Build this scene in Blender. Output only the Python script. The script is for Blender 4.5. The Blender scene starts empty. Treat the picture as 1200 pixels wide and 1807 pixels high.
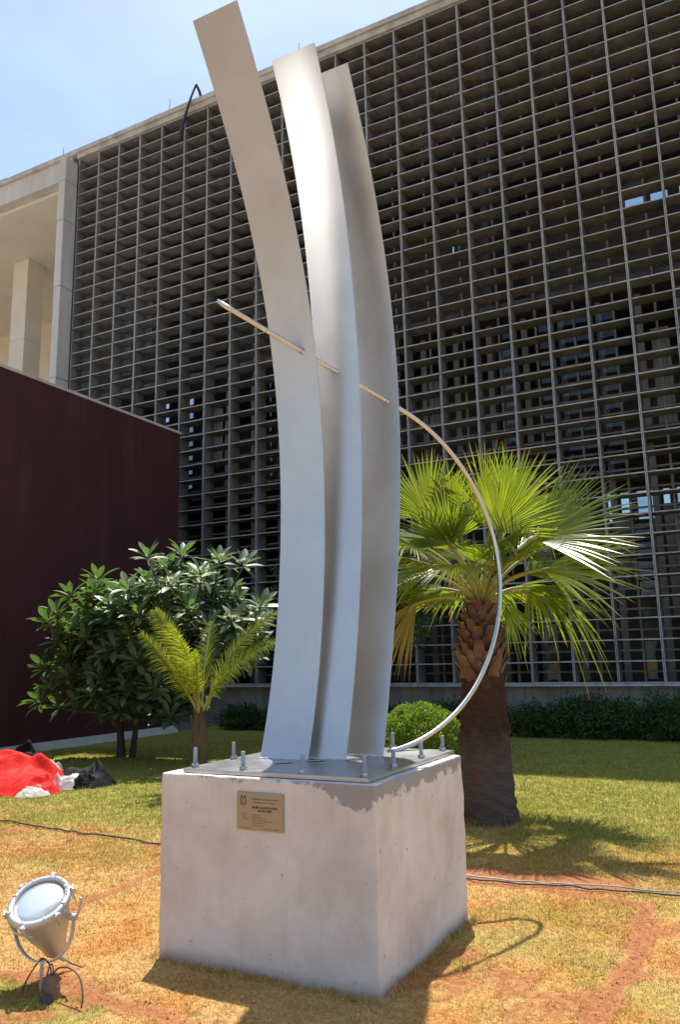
import bpy, bmesh, math, random
import numpy as np
from mathutils import Vector, Matrix, Quaternion
RAD = math.radians
PI = math.pi
scene = bpy.context.scene
COL = scene.collection
random.seed(7)
rng = np.random.default_rng(11)

# ------------------------------------------------------------------ camera, sky, sun, exposure
cam_d = bpy.data.cameras.new('camera')
cam = bpy.data.objects.new('camera', cam_d)
COL.objects.link(cam)
YAW, PITCH, ROLL = RAD(27.285), RAD(10.615), RAD(-1.155)
fw = Vector((-math.sin(YAW)*math.cos(PITCH), math.cos(YAW)*math.cos(PITCH), math.sin(PITCH)))
rt = Vector((math.cos(YAW), math.sin(YAW), 0))
up = rt.cross(fw)
r2 = math.cos(ROLL)*rt + math.sin(ROLL)*up
u2 = -math.sin(ROLL)*rt + math.cos(ROLL)*up
M = Matrix((r2, u2, -fw)).transposed().to_4x4()
M.translation = Vector((0, 0, 1.6))
cam.matrix_world = M
cam_d.sensor_fit = 'VERTICAL'
cam_d.sensor_height = 36.0
cam_d.lens = 36.0*1385.0/1807.0
cam_d.clip_start = 0.05
cam_d.clip_end = 3000
scene.camera = cam

SUN = Vector((-0.15, 0.32, 1.0)).normalized()
world = bpy.data.worlds.new('World')
scene.world = world
world.use_nodes = True
wn = world.node_tree.nodes
wl = world.node_tree.links
wn.clear()
wo = wn.new('ShaderNodeOutputWorld')
wb = wn.new('ShaderNodeBackground')
sky = wn.new('ShaderNodeTexSky')
sky.sky_type = 'NISHITA'
sky.sun_disc = False
sky.sun_elevation = math.asin(SUN.z)
sky.sun_rotation = math.atan2(SUN.x, SUN.y)
sky.air_density = 1.0
sky.dust_density = 1.0
sky.ozone_density = 1.3
wtc = wn.new('ShaderNodeTexCoord')
wmap = wn.new('ShaderNodeMapping')
wmap.inputs['Scale'].default_value = (1.2, 1.2, 3.2)
wno = wn.new('ShaderNodeTexNoise')
wno.inputs['Scale'].default_value = 1.7
wno.inputs['Detail'].default_value = 6
wno.inputs['Roughness'].default_value = 0.55
wra = wn.new('ShaderNodeValToRGB')
wra.color_ramp.elements[0].position = 0.42
wra.color_ramp.elements[0].color = (0.04, 0.04, 0.04, 1)
wra.color_ramp.elements[1].position = 0.78
wra.color_ramp.elements[1].color = (0.26, 0.26, 0.26, 1)
wmx = wn.new('ShaderNodeMixRGB')
wmx.inputs[2].default_value = (5.8, 7.8, 10.0, 1)      # thin high cloud, in the units of the sky texture
wl.new(wtc.outputs['Generated'], wmap.inputs[0])
wl.new(wmap.outputs[0], wno.inputs['Vector'])
wl.new(wno.outputs['Fac'], wra.inputs[0])
wl.new(wra.outputs[0], wmx.inputs[0])
wl.new(sky.outputs[0], wmx.inputs[1])
wl.new(wmx.outputs[0], wb.inputs[0])
wb.inputs[1].default_value = 0.13
wl.new(wb.outputs[0], wo.inputs[0])

sun_d = bpy.data.lights.new('sun', 'SUN')
sun_d.energy = 4.6
sun_d.angle = RAD(0.53)
sun_d.color = (1.0, 0.95, 0.88)
sun = bpy.data.objects.new('sun', sun_d)
COL.objects.link(sun)
sun.rotation_mode = 'QUATERNION'
sun.rotation_quaternion = SUN.to_track_quat('Z', 'Y')
sun.location = (0, 0, 40)

vs = scene.view_settings
vs.view_transform = 'Standard'
vs.look = 'None'
vs.gamma = 1
vs.use_curve_mapping = False
vs.exposure = 0.62

# ------------------------------------------------------------------ helpers
class MB:
    """collects faces, builds one mesh"""
    def __init__(s):
        s.v = []; s.f = []; s.mi = []; s.t = []
    def add(s, vs_, fs, mi=0, t=None):
        o = len(s.v)
        s.v.extend([tuple(p) for p in vs_])
        s.f.extend([tuple(i+o for i in f) for f in fs])
        s.mi.extend([mi]*len(fs))
        s.t.extend(t if t is not None else [0.0]*len(vs_))
        return s
    def box(s, x0, x1, y0, y1, z0, z1, mi=0):
        v = [(x0,y0,z0),(x1,y0,z0),(x1,y1,z0),(x0,y1,z0),(x0,y0,z1),(x1,y0,z1),(x1,y1,z1),(x0,y1,z1)]
        return s.add(v, [(0,3,2,1),(4,5,6,7),(0,1,5,4),(1,2,6,5),(2,3,7,6),(3,0,4,7)], mi)
    def obox(s, c, sx, sy, sz, rot, mi=0):
        v = []
        for k in ((-1,-1,-1),(1,-1,-1),(1,1,-1),(-1,1,-1),(-1,-1,1),(1,-1,1),(1,1,1),(-1,1,1)):
            v.append(Vector(c) + rot @ Vector((k[0]*sx/2, k[1]*sy/2, k[2]*sz/2)))
        return s.add(v, [(0,3,2,1),(4,5,6,7),(0,1,5,4),(1,2,6,5),(2,3,7,6),(3,0,4,7)], mi)
    def tube(s, pts, rad, n=10, cap=True, mi=0, t0=0.0, t1=1.0):
        pts = [Vector(p) for p in pts]
        m = len(pts)
        rads = rad if hasattr(rad, '__len__') else [rad]*m
        T = []
        for i in range(m):
            a = pts[max(i-1, 0)]; b = pts[min(i+1, m-1)]
            T.append((b-a).normalized())
        ref = Vector((0,0,1)) if abs(T[0].z) < 0.9 else Vector((1,0,0))
        N = (ref - T[0]*ref.dot(T[0])).normalized()
        V = []; F = []; tt = []
        for i in range(m):
            N = (N - T[i]*N.dot(T[i])).normalized()
            B = T[i].cross(N)
            for k in range(n):
                a = 2*PI*k/n
                V.append(pts[i] + (N*math.cos(a) + B*math.sin(a))*rads[i])
                tt.append(t0+(t1-t0)*i/max(1, m-1))
        for i in range(m-1):
            for k in range(n):
                F.append((i*n+k, i*n+(k+1) % n, (i+1)*n+(k+1) % n, (i+1)*n+k))
        if cap:
            F.append(tuple(range(n))[::-1]); F.append(tuple((m-1)*n+k for k in range(n)))
        return s.add(V, F, mi, tt)
    def lathe(s, prof, n, mat=None, mi=0, cap0=True, cap1=True):
        mat = mat or Matrix()
        V = []; F = []
        for (r, z) in prof:
            for k in range(n):
                a = 2*PI*k/n
                V.append(mat @ Vector((r*math.cos(a), r*math.sin(a), z)))
        for i in range(len(prof)-1):
            for k in range(n):
                F.append((i*n+k, i*n+(k+1) % n, (i+1)*n+(k+1) % n, (i+1)*n+k))
        if cap0: F.append(tuple(range(n))[::-1])
        if cap1: F.append(tuple((len(prof)-1)*n+k for k in range(n)))
        return s.add(V, F, mi)
    def mesh(s, name, mats, smooth=False):
        me = bpy.data.meshes.new(name)
        me.from_pydata(s.v, [], s.f)
        for m_ in (mats if isinstance(mats, (list, tuple)) else [mats]):
            me.materials.append(m_)
        if any(s.mi):
            me.polygons.foreach_set('material_index', s.mi)
        if any(s.t):
            a = me.attributes.new('t', 'FLOAT', 'POINT')
            a.data.foreach_set('value', s.t)
        if smooth:
            me.polygons.foreach_set('use_smooth', [True]*len(me.polygons))
        me.update()
        return me
    def build(s, name, mats, parent=None, smooth=False, **k):
        return obj(name, s.mesh(name, mats, smooth), parent, **k)

def obj(name, me, parent=None, loc=None, kind=None, label=None):
    o = bpy.data.objects.new(name, me)
    COL.objects.link(o)
    if loc is not None: o.location = loc
    if parent is not None:
        o.parent = parent
        if loc is None:
            o.location = -Vector(parent.get('_org', (0, 0, 0)))
            # children are modelled in world coordinates; shift by the thing's base
    if kind: o['kind'] = kind
    if label: o['label'] = label
    return o

ORG = {}
def empty(name, loc=(0, 0, 0)):
    o = bpy.data.objects.new(name, None)
    o.empty_display_size = 0.2
    COL.objects.link(o)
    o.location = loc
    ORG[o.name] = Vector(loc)
    return o

def part(mb_or_me, name, mats, parent, smooth=False, **k):
    """a part modelled in world coordinates under a thing (or under a part)"""
    me = mb_or_me.mesh(name, mats, smooth) if isinstance(mb_or_me, MB) else mb_or_me
    o = bpy.data.objects.new(name, me)
    COL.objects.link(o)
    o.parent = parent
    p = parent; org = Vector((0, 0, 0))
    while p is not None:
        org += p.location
        p = p.parent
    o.location = -org
    for kk, vv in k.items(): o[kk] = vv
    return o

def tag(o, label=None, cat=None, group=None, kind=None):
    if label: o['label'] = label
    if cat: o['category'] = cat
    if group: o['group'] = group
    if kind: o['kind'] = kind
    return o

def bevel(me, w, seg=2, angle=0.6):
    bm = bmesh.new(); bm.from_mesh(me)
    es = [e for e in bm.edges if len(e.link_faces) == 2 and e.calc_face_angle(0) > angle]
    bmesh.ops.bevel(bm, geom=es, offset=w, segments=seg, affect='EDGES', profile=0.6)
    bm.to_mesh(me); bm.free(); me.update()
    return me

# ---- noise on arrays
def vnoise(x, y, sc, seed=0):
    x = np.asarray(x)*sc; y = np.asarray(y)*sc
    xi = np.floor(x).astype(np.int64); yi = np.floor(y).astype(np.int64)
    fx = x-xi; fy = y-yi
    fx = fx*fx*(3-2*fx); fy = fy*fy*(3-2*fy)
    def h(a, b):
        n = (a*374761393 + b*668265263 + seed*974634777) & 0xffffffff
        n = ((n ^ (n >> 13))*1274126177) & 0xffffffff
        return ((n ^ (n >> 16)) & 0xffff)/65535.0
    return (h(xi, yi)*(1-fx)+h(xi+1, yi)*fx)*(1-fy) + (h(xi, yi+1)*(1-fx)+h(xi+1, yi+1)*fx)*fy
def fbm(x, y, sc, oct=4, seed=0):
    s = 0; a = .5; t = 0
    for i in range(oct):
        s = s + a*vnoise(x, y, sc*2**i, seed+i*17); t += a; a *= .55
    return s/t
def seg_dist(x, y, line):
    d = np.full(np.shape(x), 1e9)
    for (a, b) in zip(line[:-1], line[1:]):
        ax, ay = a; bx, by = b
        L = (bx-ax)**2+(by-ay)**2
        t = np.clip(((x-ax)*(bx-ax)+(y-ay)*(by-ay))/L, 0, 1)
        d = np.minimum(d, np.hypot(x-(ax+t*(bx-ax)), y-(ay+t*(by-ay))))
    return d
def sstep(a, b, x):
    t = np.clip((x-a)/(b-a), 0, 1)
    return t*t*(3-2*t)

# ------------------------------------------------------------------ materials
def mat(name):
    m = bpy.data.materials.new(name)
    m.use_nodes = True
    nt = m.node_tree
    return m, nt.nodes, nt.links, nt.nodes['Principled BSDF']
def N(nodes, t, **k):
    n = nodes.new(t)
    for a, b in k.items():
        if a in n.inputs: n.inputs[a].default_value = b
        else: setattr(n, a, b)
    return n
def ramp(nodes, pts):
    r = nodes.new('ShaderNodeValToRGB')
    e = r.color_ramp.elements
    e[0].position, e[0].color = pts[0][0], (*pts[0][1], 1)
    e[1].position, e[1].color = pts[-1][0], (*pts[-1][1], 1)
    for p, c in pts[1:-1]:
        q = e.new(p); q.color = (*c, 1)
    return r
def rough_mat(name, c0, c1, scale=4, rough=.85, bump=.2, bscale=60, metal=0, streak=False, dist=.01, spec=None, rnd=0):
    m, n, l, b = mat(name)
    tc = n.new('ShaderNodeTexCoord'); geo = n.new('ShaderNodeNewGeometry')
    src = geo.outputs['Position']
    if streak:
        mp = N(n, 'ShaderNodeMapping'); mp.inputs['Scale'].default_value = (1, 1, .18)
        l.new(src, mp.inputs[0]); v1 = mp.outputs[0]
    else: v1 = src
    no = N(n, 'ShaderNodeTexNoise', Scale=scale, Detail=8, Roughness=.62)
    l.new(v1, no.inputs['Vector'])
    r = ramp(n, [(.3, c0), (.7, c1)])
    l.new(no.outputs['Fac'], r.inputs[0]); l.new(r.outputs[0], b.inputs['Base Color'])
    if rnd:
        oi = n.new('ShaderNodeObjectInfo')
        q = N(n, 'ShaderNodeMapRange'); q.inputs[3].default_value = 1-rnd; q.inputs[4].default_value = 1+rnd
        l.new(oi.outputs['Random'], q.inputs[0])
        mm = N(n, 'ShaderNodeMixRGB', blend_type='MULTIPLY'); mm.inputs[0].default_value = 1
        l.new(r.outputs[0], mm.inputs[1]); l.new(q.outputs[0], mm.inputs[2]); l.new(mm.outputs[0], b.inputs['Base Color'])
    nb = N(n, 'ShaderNodeTexNoise', Scale=bscale, Detail=6, Roughness=.6)
    l.new(src, nb.inputs['Vector'])
    bp = N(n, 'ShaderNodeBump', Strength=bump, Distance=dist)
    l.new(nb.outputs['Fac'], bp.inputs['Height']); l.new(bp.outputs[0], b.inputs['Normal'])
    b.inputs['Roughness'].default_value = rough
    b.inputs['Metallic'].default_value = metal
    if spec is not None: b.inputs['Specular IOR Level'].default_value = spec
    return m
def leaf_mat(name, c0, c1, trans, rough=.42, tip=None, mixf=.45, pos_scale=7, spec=.5):
    m, n, l, b = mat(name)
    geo = n.new('ShaderNodeNewGeometry')
    no = N(n, 'ShaderNodeTexNoise', Scale=pos_scale, Detail=3)
    l.new(geo.outputs['Position'], no.inputs['Vector'])
    ri = N(n, 'ShaderNodeMath', operation='MULTIPLY'); ri.inputs[1].default_value = .5
    l.new(geo.outputs['Random Per Island'], ri.inputs[0])
    ad = N(n, 'ShaderNodeMath', operation='MULTIPLY_ADD'); ad.inputs[1].default_value = .9
    l.new(no.outputs['Fac'], ad.inputs[0]); l.new(ri.outputs[0], ad.inputs[2])
    r = ramp(n, [(.3, c0), (.95, c1)])
    l.new(ad.outputs[0], r.inputs[0])
    col = r.outputs[0]
    tcol = None
    if tip:
        at = N(n, 'ShaderNodeAttribute', attribute_name='t')
        rr = ramp(n, [(.90, (0, 0, 0)), (.99, (1, 1, 1))])
        l.new(at.outputs['Fac'], rr.inputs[0])
        mx = N(n, 'ShaderNodeMixRGB'); mx.inputs[2].default_value = (*tip, 1)
        l.new(rr.outputs[0], mx.inputs[0]); l.new(col, mx.inputs[1]); col = mx.outputs[0]
    l.new(col, b.inputs['Base Color'])
    b.inputs['Roughness'].default_value = rough
    b.inputs['Specular IOR Level'].default_value = spec
    tr = N(n, 'ShaderNodeBsdfTranslucent')
    mc = N(n, 'ShaderNodeMixRGB', blend_type='MULTIPLY'); mc.inputs[0].default_value = 1
    mc.inputs[2].default_value = (*trans, 1)
    l.new(col, mc.inputs[1]); l.new(mc.outputs[0], tr.inputs['Color'])
    ms = n.new('ShaderNodeMixShader'); ms.inputs[0].default_value = mixf
    l.new(b.outputs[0], ms.inputs[1]); l.new(tr.outputs[0], ms.inputs[2])
    l.new(ms.outputs[0], n['Material Output'].inputs['Surface'])
    return m
def flat(name, c, rough=.6, metal=0, spec=.5):
    m, n, l, b = mat(name)
    b.inputs['Base Color'].default_value = (*c, 1)
    b.inputs['Roughness'].default_value = rough
    b.inputs['Metallic'].default_value = metal
    b.inputs['Specular IOR Level'].default_value = spec
    return m

MT = {}
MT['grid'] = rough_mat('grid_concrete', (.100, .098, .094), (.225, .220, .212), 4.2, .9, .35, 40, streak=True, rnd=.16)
MT['nose'] = rough_mat('skylit_edge_concrete', (.26, .26, .26), (.56, .56, .55), 5, .85, .3, 40, rnd=.12)  # sky light on the grid's front edges, put into a paler concrete
MT['rail'] = rough_mat('mullion_concrete', (.20, .19, .17), (.32, .30, .265), 5, .9, .2, 40)
MT['pier'] = rough_mat('pier_concrete', (.42, .40, .36), (.58, .56, .51), 1.6, .9, .3, 30, streak=True)
MT['roof'] = rough_mat('roof_concrete', (.30, .28, .24), (.56, .53, .46), 2.4, .9, .3, 24)
MT['cream'] = rough_mat('cream_plaster', (.60, .545, .46), (.68, .63, .54), .9, .9, .05, 30)
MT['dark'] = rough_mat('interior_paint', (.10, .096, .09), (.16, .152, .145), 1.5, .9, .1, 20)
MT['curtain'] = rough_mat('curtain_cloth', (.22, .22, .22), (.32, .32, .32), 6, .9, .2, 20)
MT['wallbase'] = rough_mat('board_marked_concrete', (.24, .22, .20), (.42, .40, .37), 2.2, .9, .4, 30, streak=True)
MT['maroon'] = rough_mat('maroon_paint', (.044, .0085, .010), (.062, .011, .013), 1.2, .75, .25, 160, dist=.004)
_m = MT['maroon']; _n = _m.node_tree.nodes; _l = _m.node_tree.links; _b = _n['Principled BSDF']
_src = _b.inputs['Base Color'].links[0].from_socket
_g = _n.new('ShaderNodeNewGeometry'); _mp = N(_n, 'ShaderNodeMapping'); _mp.inputs['Scale'].default_value = (1, 1, .15); _l.new(_g.outputs['Position'], _mp.inputs[0])
_no = N(_n, 'ShaderNodeTexNoise', Scale=2.3, Detail=8, Roughness=.65); _l.new(_mp.outputs[0], _no.inputs['Vector'])
_r = ramp(_n, [(.5, (0, 0, 0)), (.85, (.35, .35, .35))]); _l.new(_no.outputs['Fac'], _r.inputs[0])
_x = N(_n, 'ShaderNodeMixRGB'); _x.inputs[2].default_value = (.13, .07, .06, 1)
_l.new(_r.outputs[0], _x.inputs[0]); _l.new(_src, _x.inputs[1]); _l.new(_x.outputs[0], _b.inputs['Base Color'])
MT['white'] = rough_mat('white_kerb_paint', (.55, .54, .53), (.72, .71, .70), 5, .8, .2, 50)
MT['roofgravel'] = rough_mat('bounce_roof_gravel', (.45, .42, .36), (.6, .56, .5), 6, .95, .3, 60)  # unseen annex roof, made pale to bounce light up into the portico
MT['black'] = flat('black_steel', (.018, .017, .018), .5)
MT['rod'] = flat('rod_steel', (.25, .25, .26), .4, .8)

def glass_mat():
    m, n, l, b = mat('window_glass')
    tr = N(n, 'ShaderNodeBsdfTransparent'); tr.inputs[0].default_value = (.82, .86, .86, 1)
    gl = N(n, 'ShaderNodeBsdfGlossy', Roughness=.03)
    fr = N(n, 'ShaderNodeFresnel', IOR=1.5)
    ms = n.new('ShaderNodeMixShader')
    l.new(fr.outputs[0], ms.inputs[0]); l.new(tr.outputs[0], ms.inputs[1]); l.new(gl.outputs[0], ms.inputs[2]); gl.inputs[0].default_value = (.55, .6, .62, 1)
    l.new(ms.outputs[0], n['Material Output'].inputs['Surface'])
    return m
MT['glass'] = glass_mat()

def steel_mat(name, base, r0, r1, brush=True, met=1.0):
    m, n, l, b = mat(name)
    b.inputs['Metallic'].default_value = met
    geo = n.new('ShaderNodeNewGeometry')
    mp = N(n, 'ShaderNodeMapping'); mp.inputs['Scale'].default_value = (2.5, 60, 60) if brush else (1, 1, 1)
    l.new(geo.outputs['Position'], mp.inputs[0])
    no = N(n, 'ShaderNodeTexNoise', Scale=6 if brush else 18, Detail=5, Roughness=.6)
    l.new(mp.outputs[0], no.inputs['Vector'])
    big = N(n, 'ShaderNodeTexNoise', Scale=2.6, Detail=5, Roughness=.6)
    l.new(geo.outputs['Position'], big.inputs['Vector'])
    mr = N(n, 'ShaderNodeMapRange'); mr.inputs[3].default_value = r0; mr.inputs[4].default_value = r1
    ad = N(n, 'ShaderNodeMath', operation='MULTIPLY_ADD'); ad.inputs[1].default_value = .35
    l.new(no.outputs['Fac'], ad.inputs[0])
    m5 = N(n, 'ShaderNodeMath', operation='MULTIPLY'); m5.inputs[1].default_value = .65
    l.new(big.outputs['Fac'], m5.inputs[0]); l.new(m5.outputs[0], ad.inputs[2])
    l.new(ad.outputs[0], mr.inputs[0]); mr.inputs[1].default_value = .3; mr.inputs[2].default_value = .7
    l.new(mr.outputs[0], b.inputs['Roughness'])
    c = [x*.84 for x in base]
    r = ramp(n, [(.3, c), (.7, base)])
    l.new(big.outputs['Fac'], r.inputs[0]); l.new(r.outputs[0], b.inputs['Base Color'])
    bp = N(n, 'ShaderNodeBump', Strength=.14, Distance=.002)
    l.new(no.outputs['Fac'], bp.inputs['Height']); l.new(bp.outputs[0], b.inputs['Normal'])
    return m
MT['steel'] = steel_mat('brushed_stainless_steel', (.63, .62, .605), .31, .43, met=.88)
MT['plate'] = steel_mat('galvanised_plate', (.50, .51, .52), .30, .46, brush=False)
MT['tube'] = steel_mat('tube_steel', (.66, .62, .55), .22, .32, brush=False)
MT['bolt'] = steel_mat('zinc_bolt', (.50, .51, .53), .35, .5, brush=False)
MT['lampmetal'] = steel_mat('cast_aluminium', (.60, .60, .60), .42, .58, brush=False, met=.62)

def pedestal_mat():
    m, n, l, b = mat('rendered_concrete_pedestal')
    geo = n.new('ShaderNodeNewGeometry')
    sep = n.new('ShaderNodeSeparateXYZ'); l.new(geo.outputs['Position'], sep.inputs[0])
    no = N(n, 'ShaderNodeTexNoise', Scale=2.4, Detail=9, Roughness=.62)
    l.new(geo.outputs['Position'], no.inputs['Vector'])
    base = ramp(n, [(.30, (.56, .485, .425)), (.48, (.68, .60, .535)), (.68, (.79, .715, .65))])
    l.new(no.outputs['Fac'], base.inputs[0])
    # vertical faint streaks
    mp = N(n, 'ShaderNodeMapping'); mp.inputs['Scale'].default_value = (1, 1, .12)
    l.new(geo.outputs['Position'], mp.inputs[0])
    ns = N(n, 'ShaderNodeTexNoise', Scale=14, Detail=5, Roughness=.6); l.new(mp.outputs[0], ns.inputs['Vector'])
    rs = ramp(n, [(.58, (1, 1, 1)), (.76, (.88, .865, .85))]); l.new(ns.outputs['Fac'], rs.inputs[0])
    mu = N(n, 'ShaderNodeMixRGB', blend_type='MULTIPLY'); mu.inputs[0].default_value = .8
    l.new(base.outputs[0], mu.inputs[1]); l.new(rs.outputs[0], mu.inputs[2])
    # bare grey cement along the top edge and at the front corner, ragged edge
    n2 = N(n, 'ShaderNodeTexNoise', Scale=11, Detail=9, Roughness=.72)
    l.new(geo.outputs['Position'], n2.inputs['Vector'])
    def mrange(src, a, bb, c, d):
        q = N(n, 'ShaderNodeMapRange'); q.inputs[1].default_value = a; q.inputs[2].default_value = bb
        q.inputs[3].default_value = c; q.inputs[4].default_value = d
        l.new(src, q.inputs[0]); return q.outputs[0]
    def mth(op, a, bb):
        q = N(n, 'ShaderNodeMath', operation=op)
        for i, s in enumerate((a, bb)):
            if isinstance(s, (int, float)): q.inputs[i].default_value = s
            else: l.new(s, q.inputs[i])
        return q.outputs[0]
    zed = mrange(sep.outputs[2], .80, .985, -.25, .50)                # rises to the top edge
    right = mrange(sep.outputs[0], -2.35, -1.80, 0, .17)
    cor = mth('ADD', zed, right)
    bx_ = mth('SUBTRACT', 1.0, mth('DIVIDE', mth('ABSOLUTE', mth('ADD', sep.outputs[0], 1.86), 0), .17))
    bz_ = mth('SUBTRACT', 1.0, mth('DIVIDE', mth('ABSOLUTE', mth('SUBTRACT', sep.outputs[2], .865), 0), .15))
    patch = mth('MULTIPLY', mth('MAXIMUM', mth('MINIMUM', bx_, bz_), 0.0), .42)
    cor = mth('ADD', cor, patch)
    f = mth('ADD', cor, mth('MULTIPLY', n2.outputs['Fac'], 1.1))
    mask = mrange(f, 1.00, 1.07, 0, .85)
    topc = mrange(sep.outputs[2], .9745, .979, 1, 0)
    mask = mth('MULTIPLY', mask, topc)
    mx = N(n, 'ShaderNodeMixRGB'); mx.inputs[2].default_value = (.27, .26, .25, 1)
    l.new(mask, mx.inputs[0]); l.new(mu.outputs[0], mx.inputs[1])
    # pin holes and scuffs
    vo = N(n, 'ShaderNodeTexNoise', Scale=26, Detail=2, Roughness=.4); l.new(geo.outputs['Position'], vo.inputs['Vector'])
    pm = mrange(vo.outputs['Fac'], .715, .76, 0, .5)
    mx2 = N(n, 'ShaderNodeMixRGB'); mx2.inputs[2].default_value = (.22, .20, .185, 1)
    l.new(pm, mx2.inputs[0]); l.new(mx.outputs[0], mx2.inputs[1])
    # earth splash at the foot
    low = mrange(sep.outputs[2], .0, .16, .5, -.2)
    lf = mrange(mth('ADD', low, mth('MULTIPLY', no.outputs['Fac'], .7)), .55, .8, 0, .55)
    mx3 = N(n, 'ShaderNodeMixRGB'); mx3.inputs[2].default_value = (.30, .20, .14, 1)
    l.new(lf, mx3.inputs[0]); l.new(mx2.outputs[0], mx3.inputs[1])
    l.new(mx3.outputs[0], b.inputs['Base Color'])
    b.inputs['Roughness'].default_value = .9
    nb = N(n, 'ShaderNodeTexNoise', Scale=35, Detail=8, Roughness=.65); l.new(geo.outputs['Position'], nb.inputs['Vector'])
    h = mth('SUBTRACT', nb.outputs['Fac'], mth('MULTIPLY', mask, .25))
    bp = N(n, 'ShaderNodeBump', Strength=.35, Distance=.006); l.new(h, bp.inputs['Height']); l.new(bp.outputs[0], b.inputs['Normal'])
    return m
MT['pedestal'] = pedestal_mat()

def ground_mat(blades=False):
    m, n, l, b = mat('grass_blades' if blades else 'dry_lawn')
    at = N(n, 'ShaderNodeAttribute', attribute_name='Col')
    col = at.outputs['Color']
    geo = n.new('ShaderNodeNewGeometry')
    if not blades:
        no = N(n, 'ShaderNodeTexNoise', Scale=38, Detail=8, Roughness=.7)
        l.new(geo.outputs['Position'], no.inputs['Vector'])
        r = ramp(n, [(.3, (.55, .5, .45)), (.7, (1.3, 1.3, 1.3))])
        l.new(no.outputs['Fac'], r.inputs[0])
        mu = N(n, 'ShaderNodeMixRGB', blend_type='MULTIPLY'); mu.inputs[0].default_value = 1
        l.new(col, mu.inputs[1]); l.new(r.outputs[0], mu.inputs[2]); col = mu.outputs[0]
        bp = N(n, 'ShaderNodeBump', Strength=.8, Distance=.03)
        l.new(no.outputs['Fac'], bp.inputs['Height']); l.new(bp.outputs[0], b.inputs['Normal'])
    l.new(col, b.inputs['Base Color'])
    b.inputs['Roughness'].default_value = .7 if blades else .95
    b.inputs['Specular IOR Level'].default_value = .25 if blades else .1
    if blades:
        tr = N(n, 'ShaderNodeBsdfTranslucent'); l.new(col, tr.inputs[0])
        ms = n.new('ShaderNodeMixShader'); ms.inputs[0].default_value = .35
        l.new(b.outputs[0], ms.inputs[1]); l.new(tr.outputs[0], ms.inputs[2])
        l.new(ms.outputs[0], n['Material Output'].inputs['Surface'])
    return m

# ------------------------------------------------------------------ lawn
SOIL = [[(-2.05, 5.80), (-1.6, 5.87), (-1.08, 5.80), (-.80, 5.74), (-.75, 5.24), (-.75, 4.75), (-.78, 4.26), (-.79, 3.88), (-.82, 3.3)],
        [(-4.22, 4.05), (-4.3, 4.52), (-4.33, 4.9), (-4.38, 5.24), (-4.5, 5.9)],
        [(-4.2, 3.12), (-3.7, 3.17), (-3.41, 3.27), (-3.1, 3.2), (-2.8, 3.165), (-2.55, 3.15), (-2.3, 3.14), (-1.9, 3.1)]]
CABLE_L = [(-9.5, 6.05), (-7.13, 5.99), (-6.63, 5.98), (-6.02, 5.915), (-5.47, 5.875), (-4.89, 5.844), (-4.2, 5.80)]
CABLE_R = [(-2.4, 5.80), (-2.02, 5.87), (-1.74, 5.94), (-1.5, 5.95), (-1.2, 6.0), (-.97, 6.0), (-.61, 6.01), (.6, 6.1)]
def lawn_fields(x, y):
    """soil mask 0..1, greenness 0..1"""
    wob = (fbm(x, y, 6, 3, 5)-.5)*.12
    s = np.zeros(np.shape(x))
    for i, ln in enumerate(SOIL):
        d = seg_dist(x+wob, y+wob*.8, ln)
        wd = (.062, .05, .06)[i]
        s = np.maximum(s, (1-sstep(wd*.5, wd*1.7, d))*(.55+.75*fbm(x, y, 5, 3, 31)))
    # bare strip by the right-hand cable, in the palm's shade
    d = np.hypot((x+1.55)/1.15, (y-6.1)/.30)
    s = np.maximum(s, (1-sstep(.5, 1.15, d+(fbm(x, y, 3, 3, 9)-.5)*.8))*.85)
    n = fbm(x, y, 1.3, 4, 2)
    s = np.maximum(s, sstep(.60, .74, fbm(x, y, 1.9, 4, 77))*.55*(1-sstep(6.2, 7.5, y)))
    g = sstep(5.3, 8.6, y + (n-.5)*3.0 + np.clip(-x-3.2, 0, 2)*.55)*.86
    pat = sstep(.56, .70, fbm(x, y, 1.6, 4, 55))*.38
    g = np.maximum(g, pat)
    d = np.hypot((x+3.6)/.75, (y-2.95)/.30)
    g = np.maximum(g, (1-sstep(.6, 1.3, d+(fbm(x, y, 3, 3, 19)-.5)))*.75)
    s = sstep(.18, .80, s+(fbm(x, y, 17, 3, 23)-.5)*1.1*np.clip(s*3, 0, 1))
    return np.clip(s, 0, 1), np.clip(g, 0, 1)
def lawn_color(x, y, s, g, j):
    straw = np.stack([.620+0*x, .400+0*x, .155+0*x], -1)
    orange = np.stack([.570+0*x, .285+0*x, .088+0*x], -1)
    green = np.stack([.330+0*x, .350+0*x, .072+0*x], -1)
    soil = np.stack([.420+0*x, .180+0*x, .080+0*x], -1)
    k = sstep(.38, .66, fbm(x, y, 2.3, 4, 91)+j*.3)[..., None]
    dry = straw*(1-k)+orange*k
    gg = np.clip(g+j*.55, 0, 1)[..., None]
    c = dry*(1-gg)+green*gg
    ss = np.clip(s*1.15, 0, 1)[..., None]
    return c*(1-ss)+soil*ss

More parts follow.
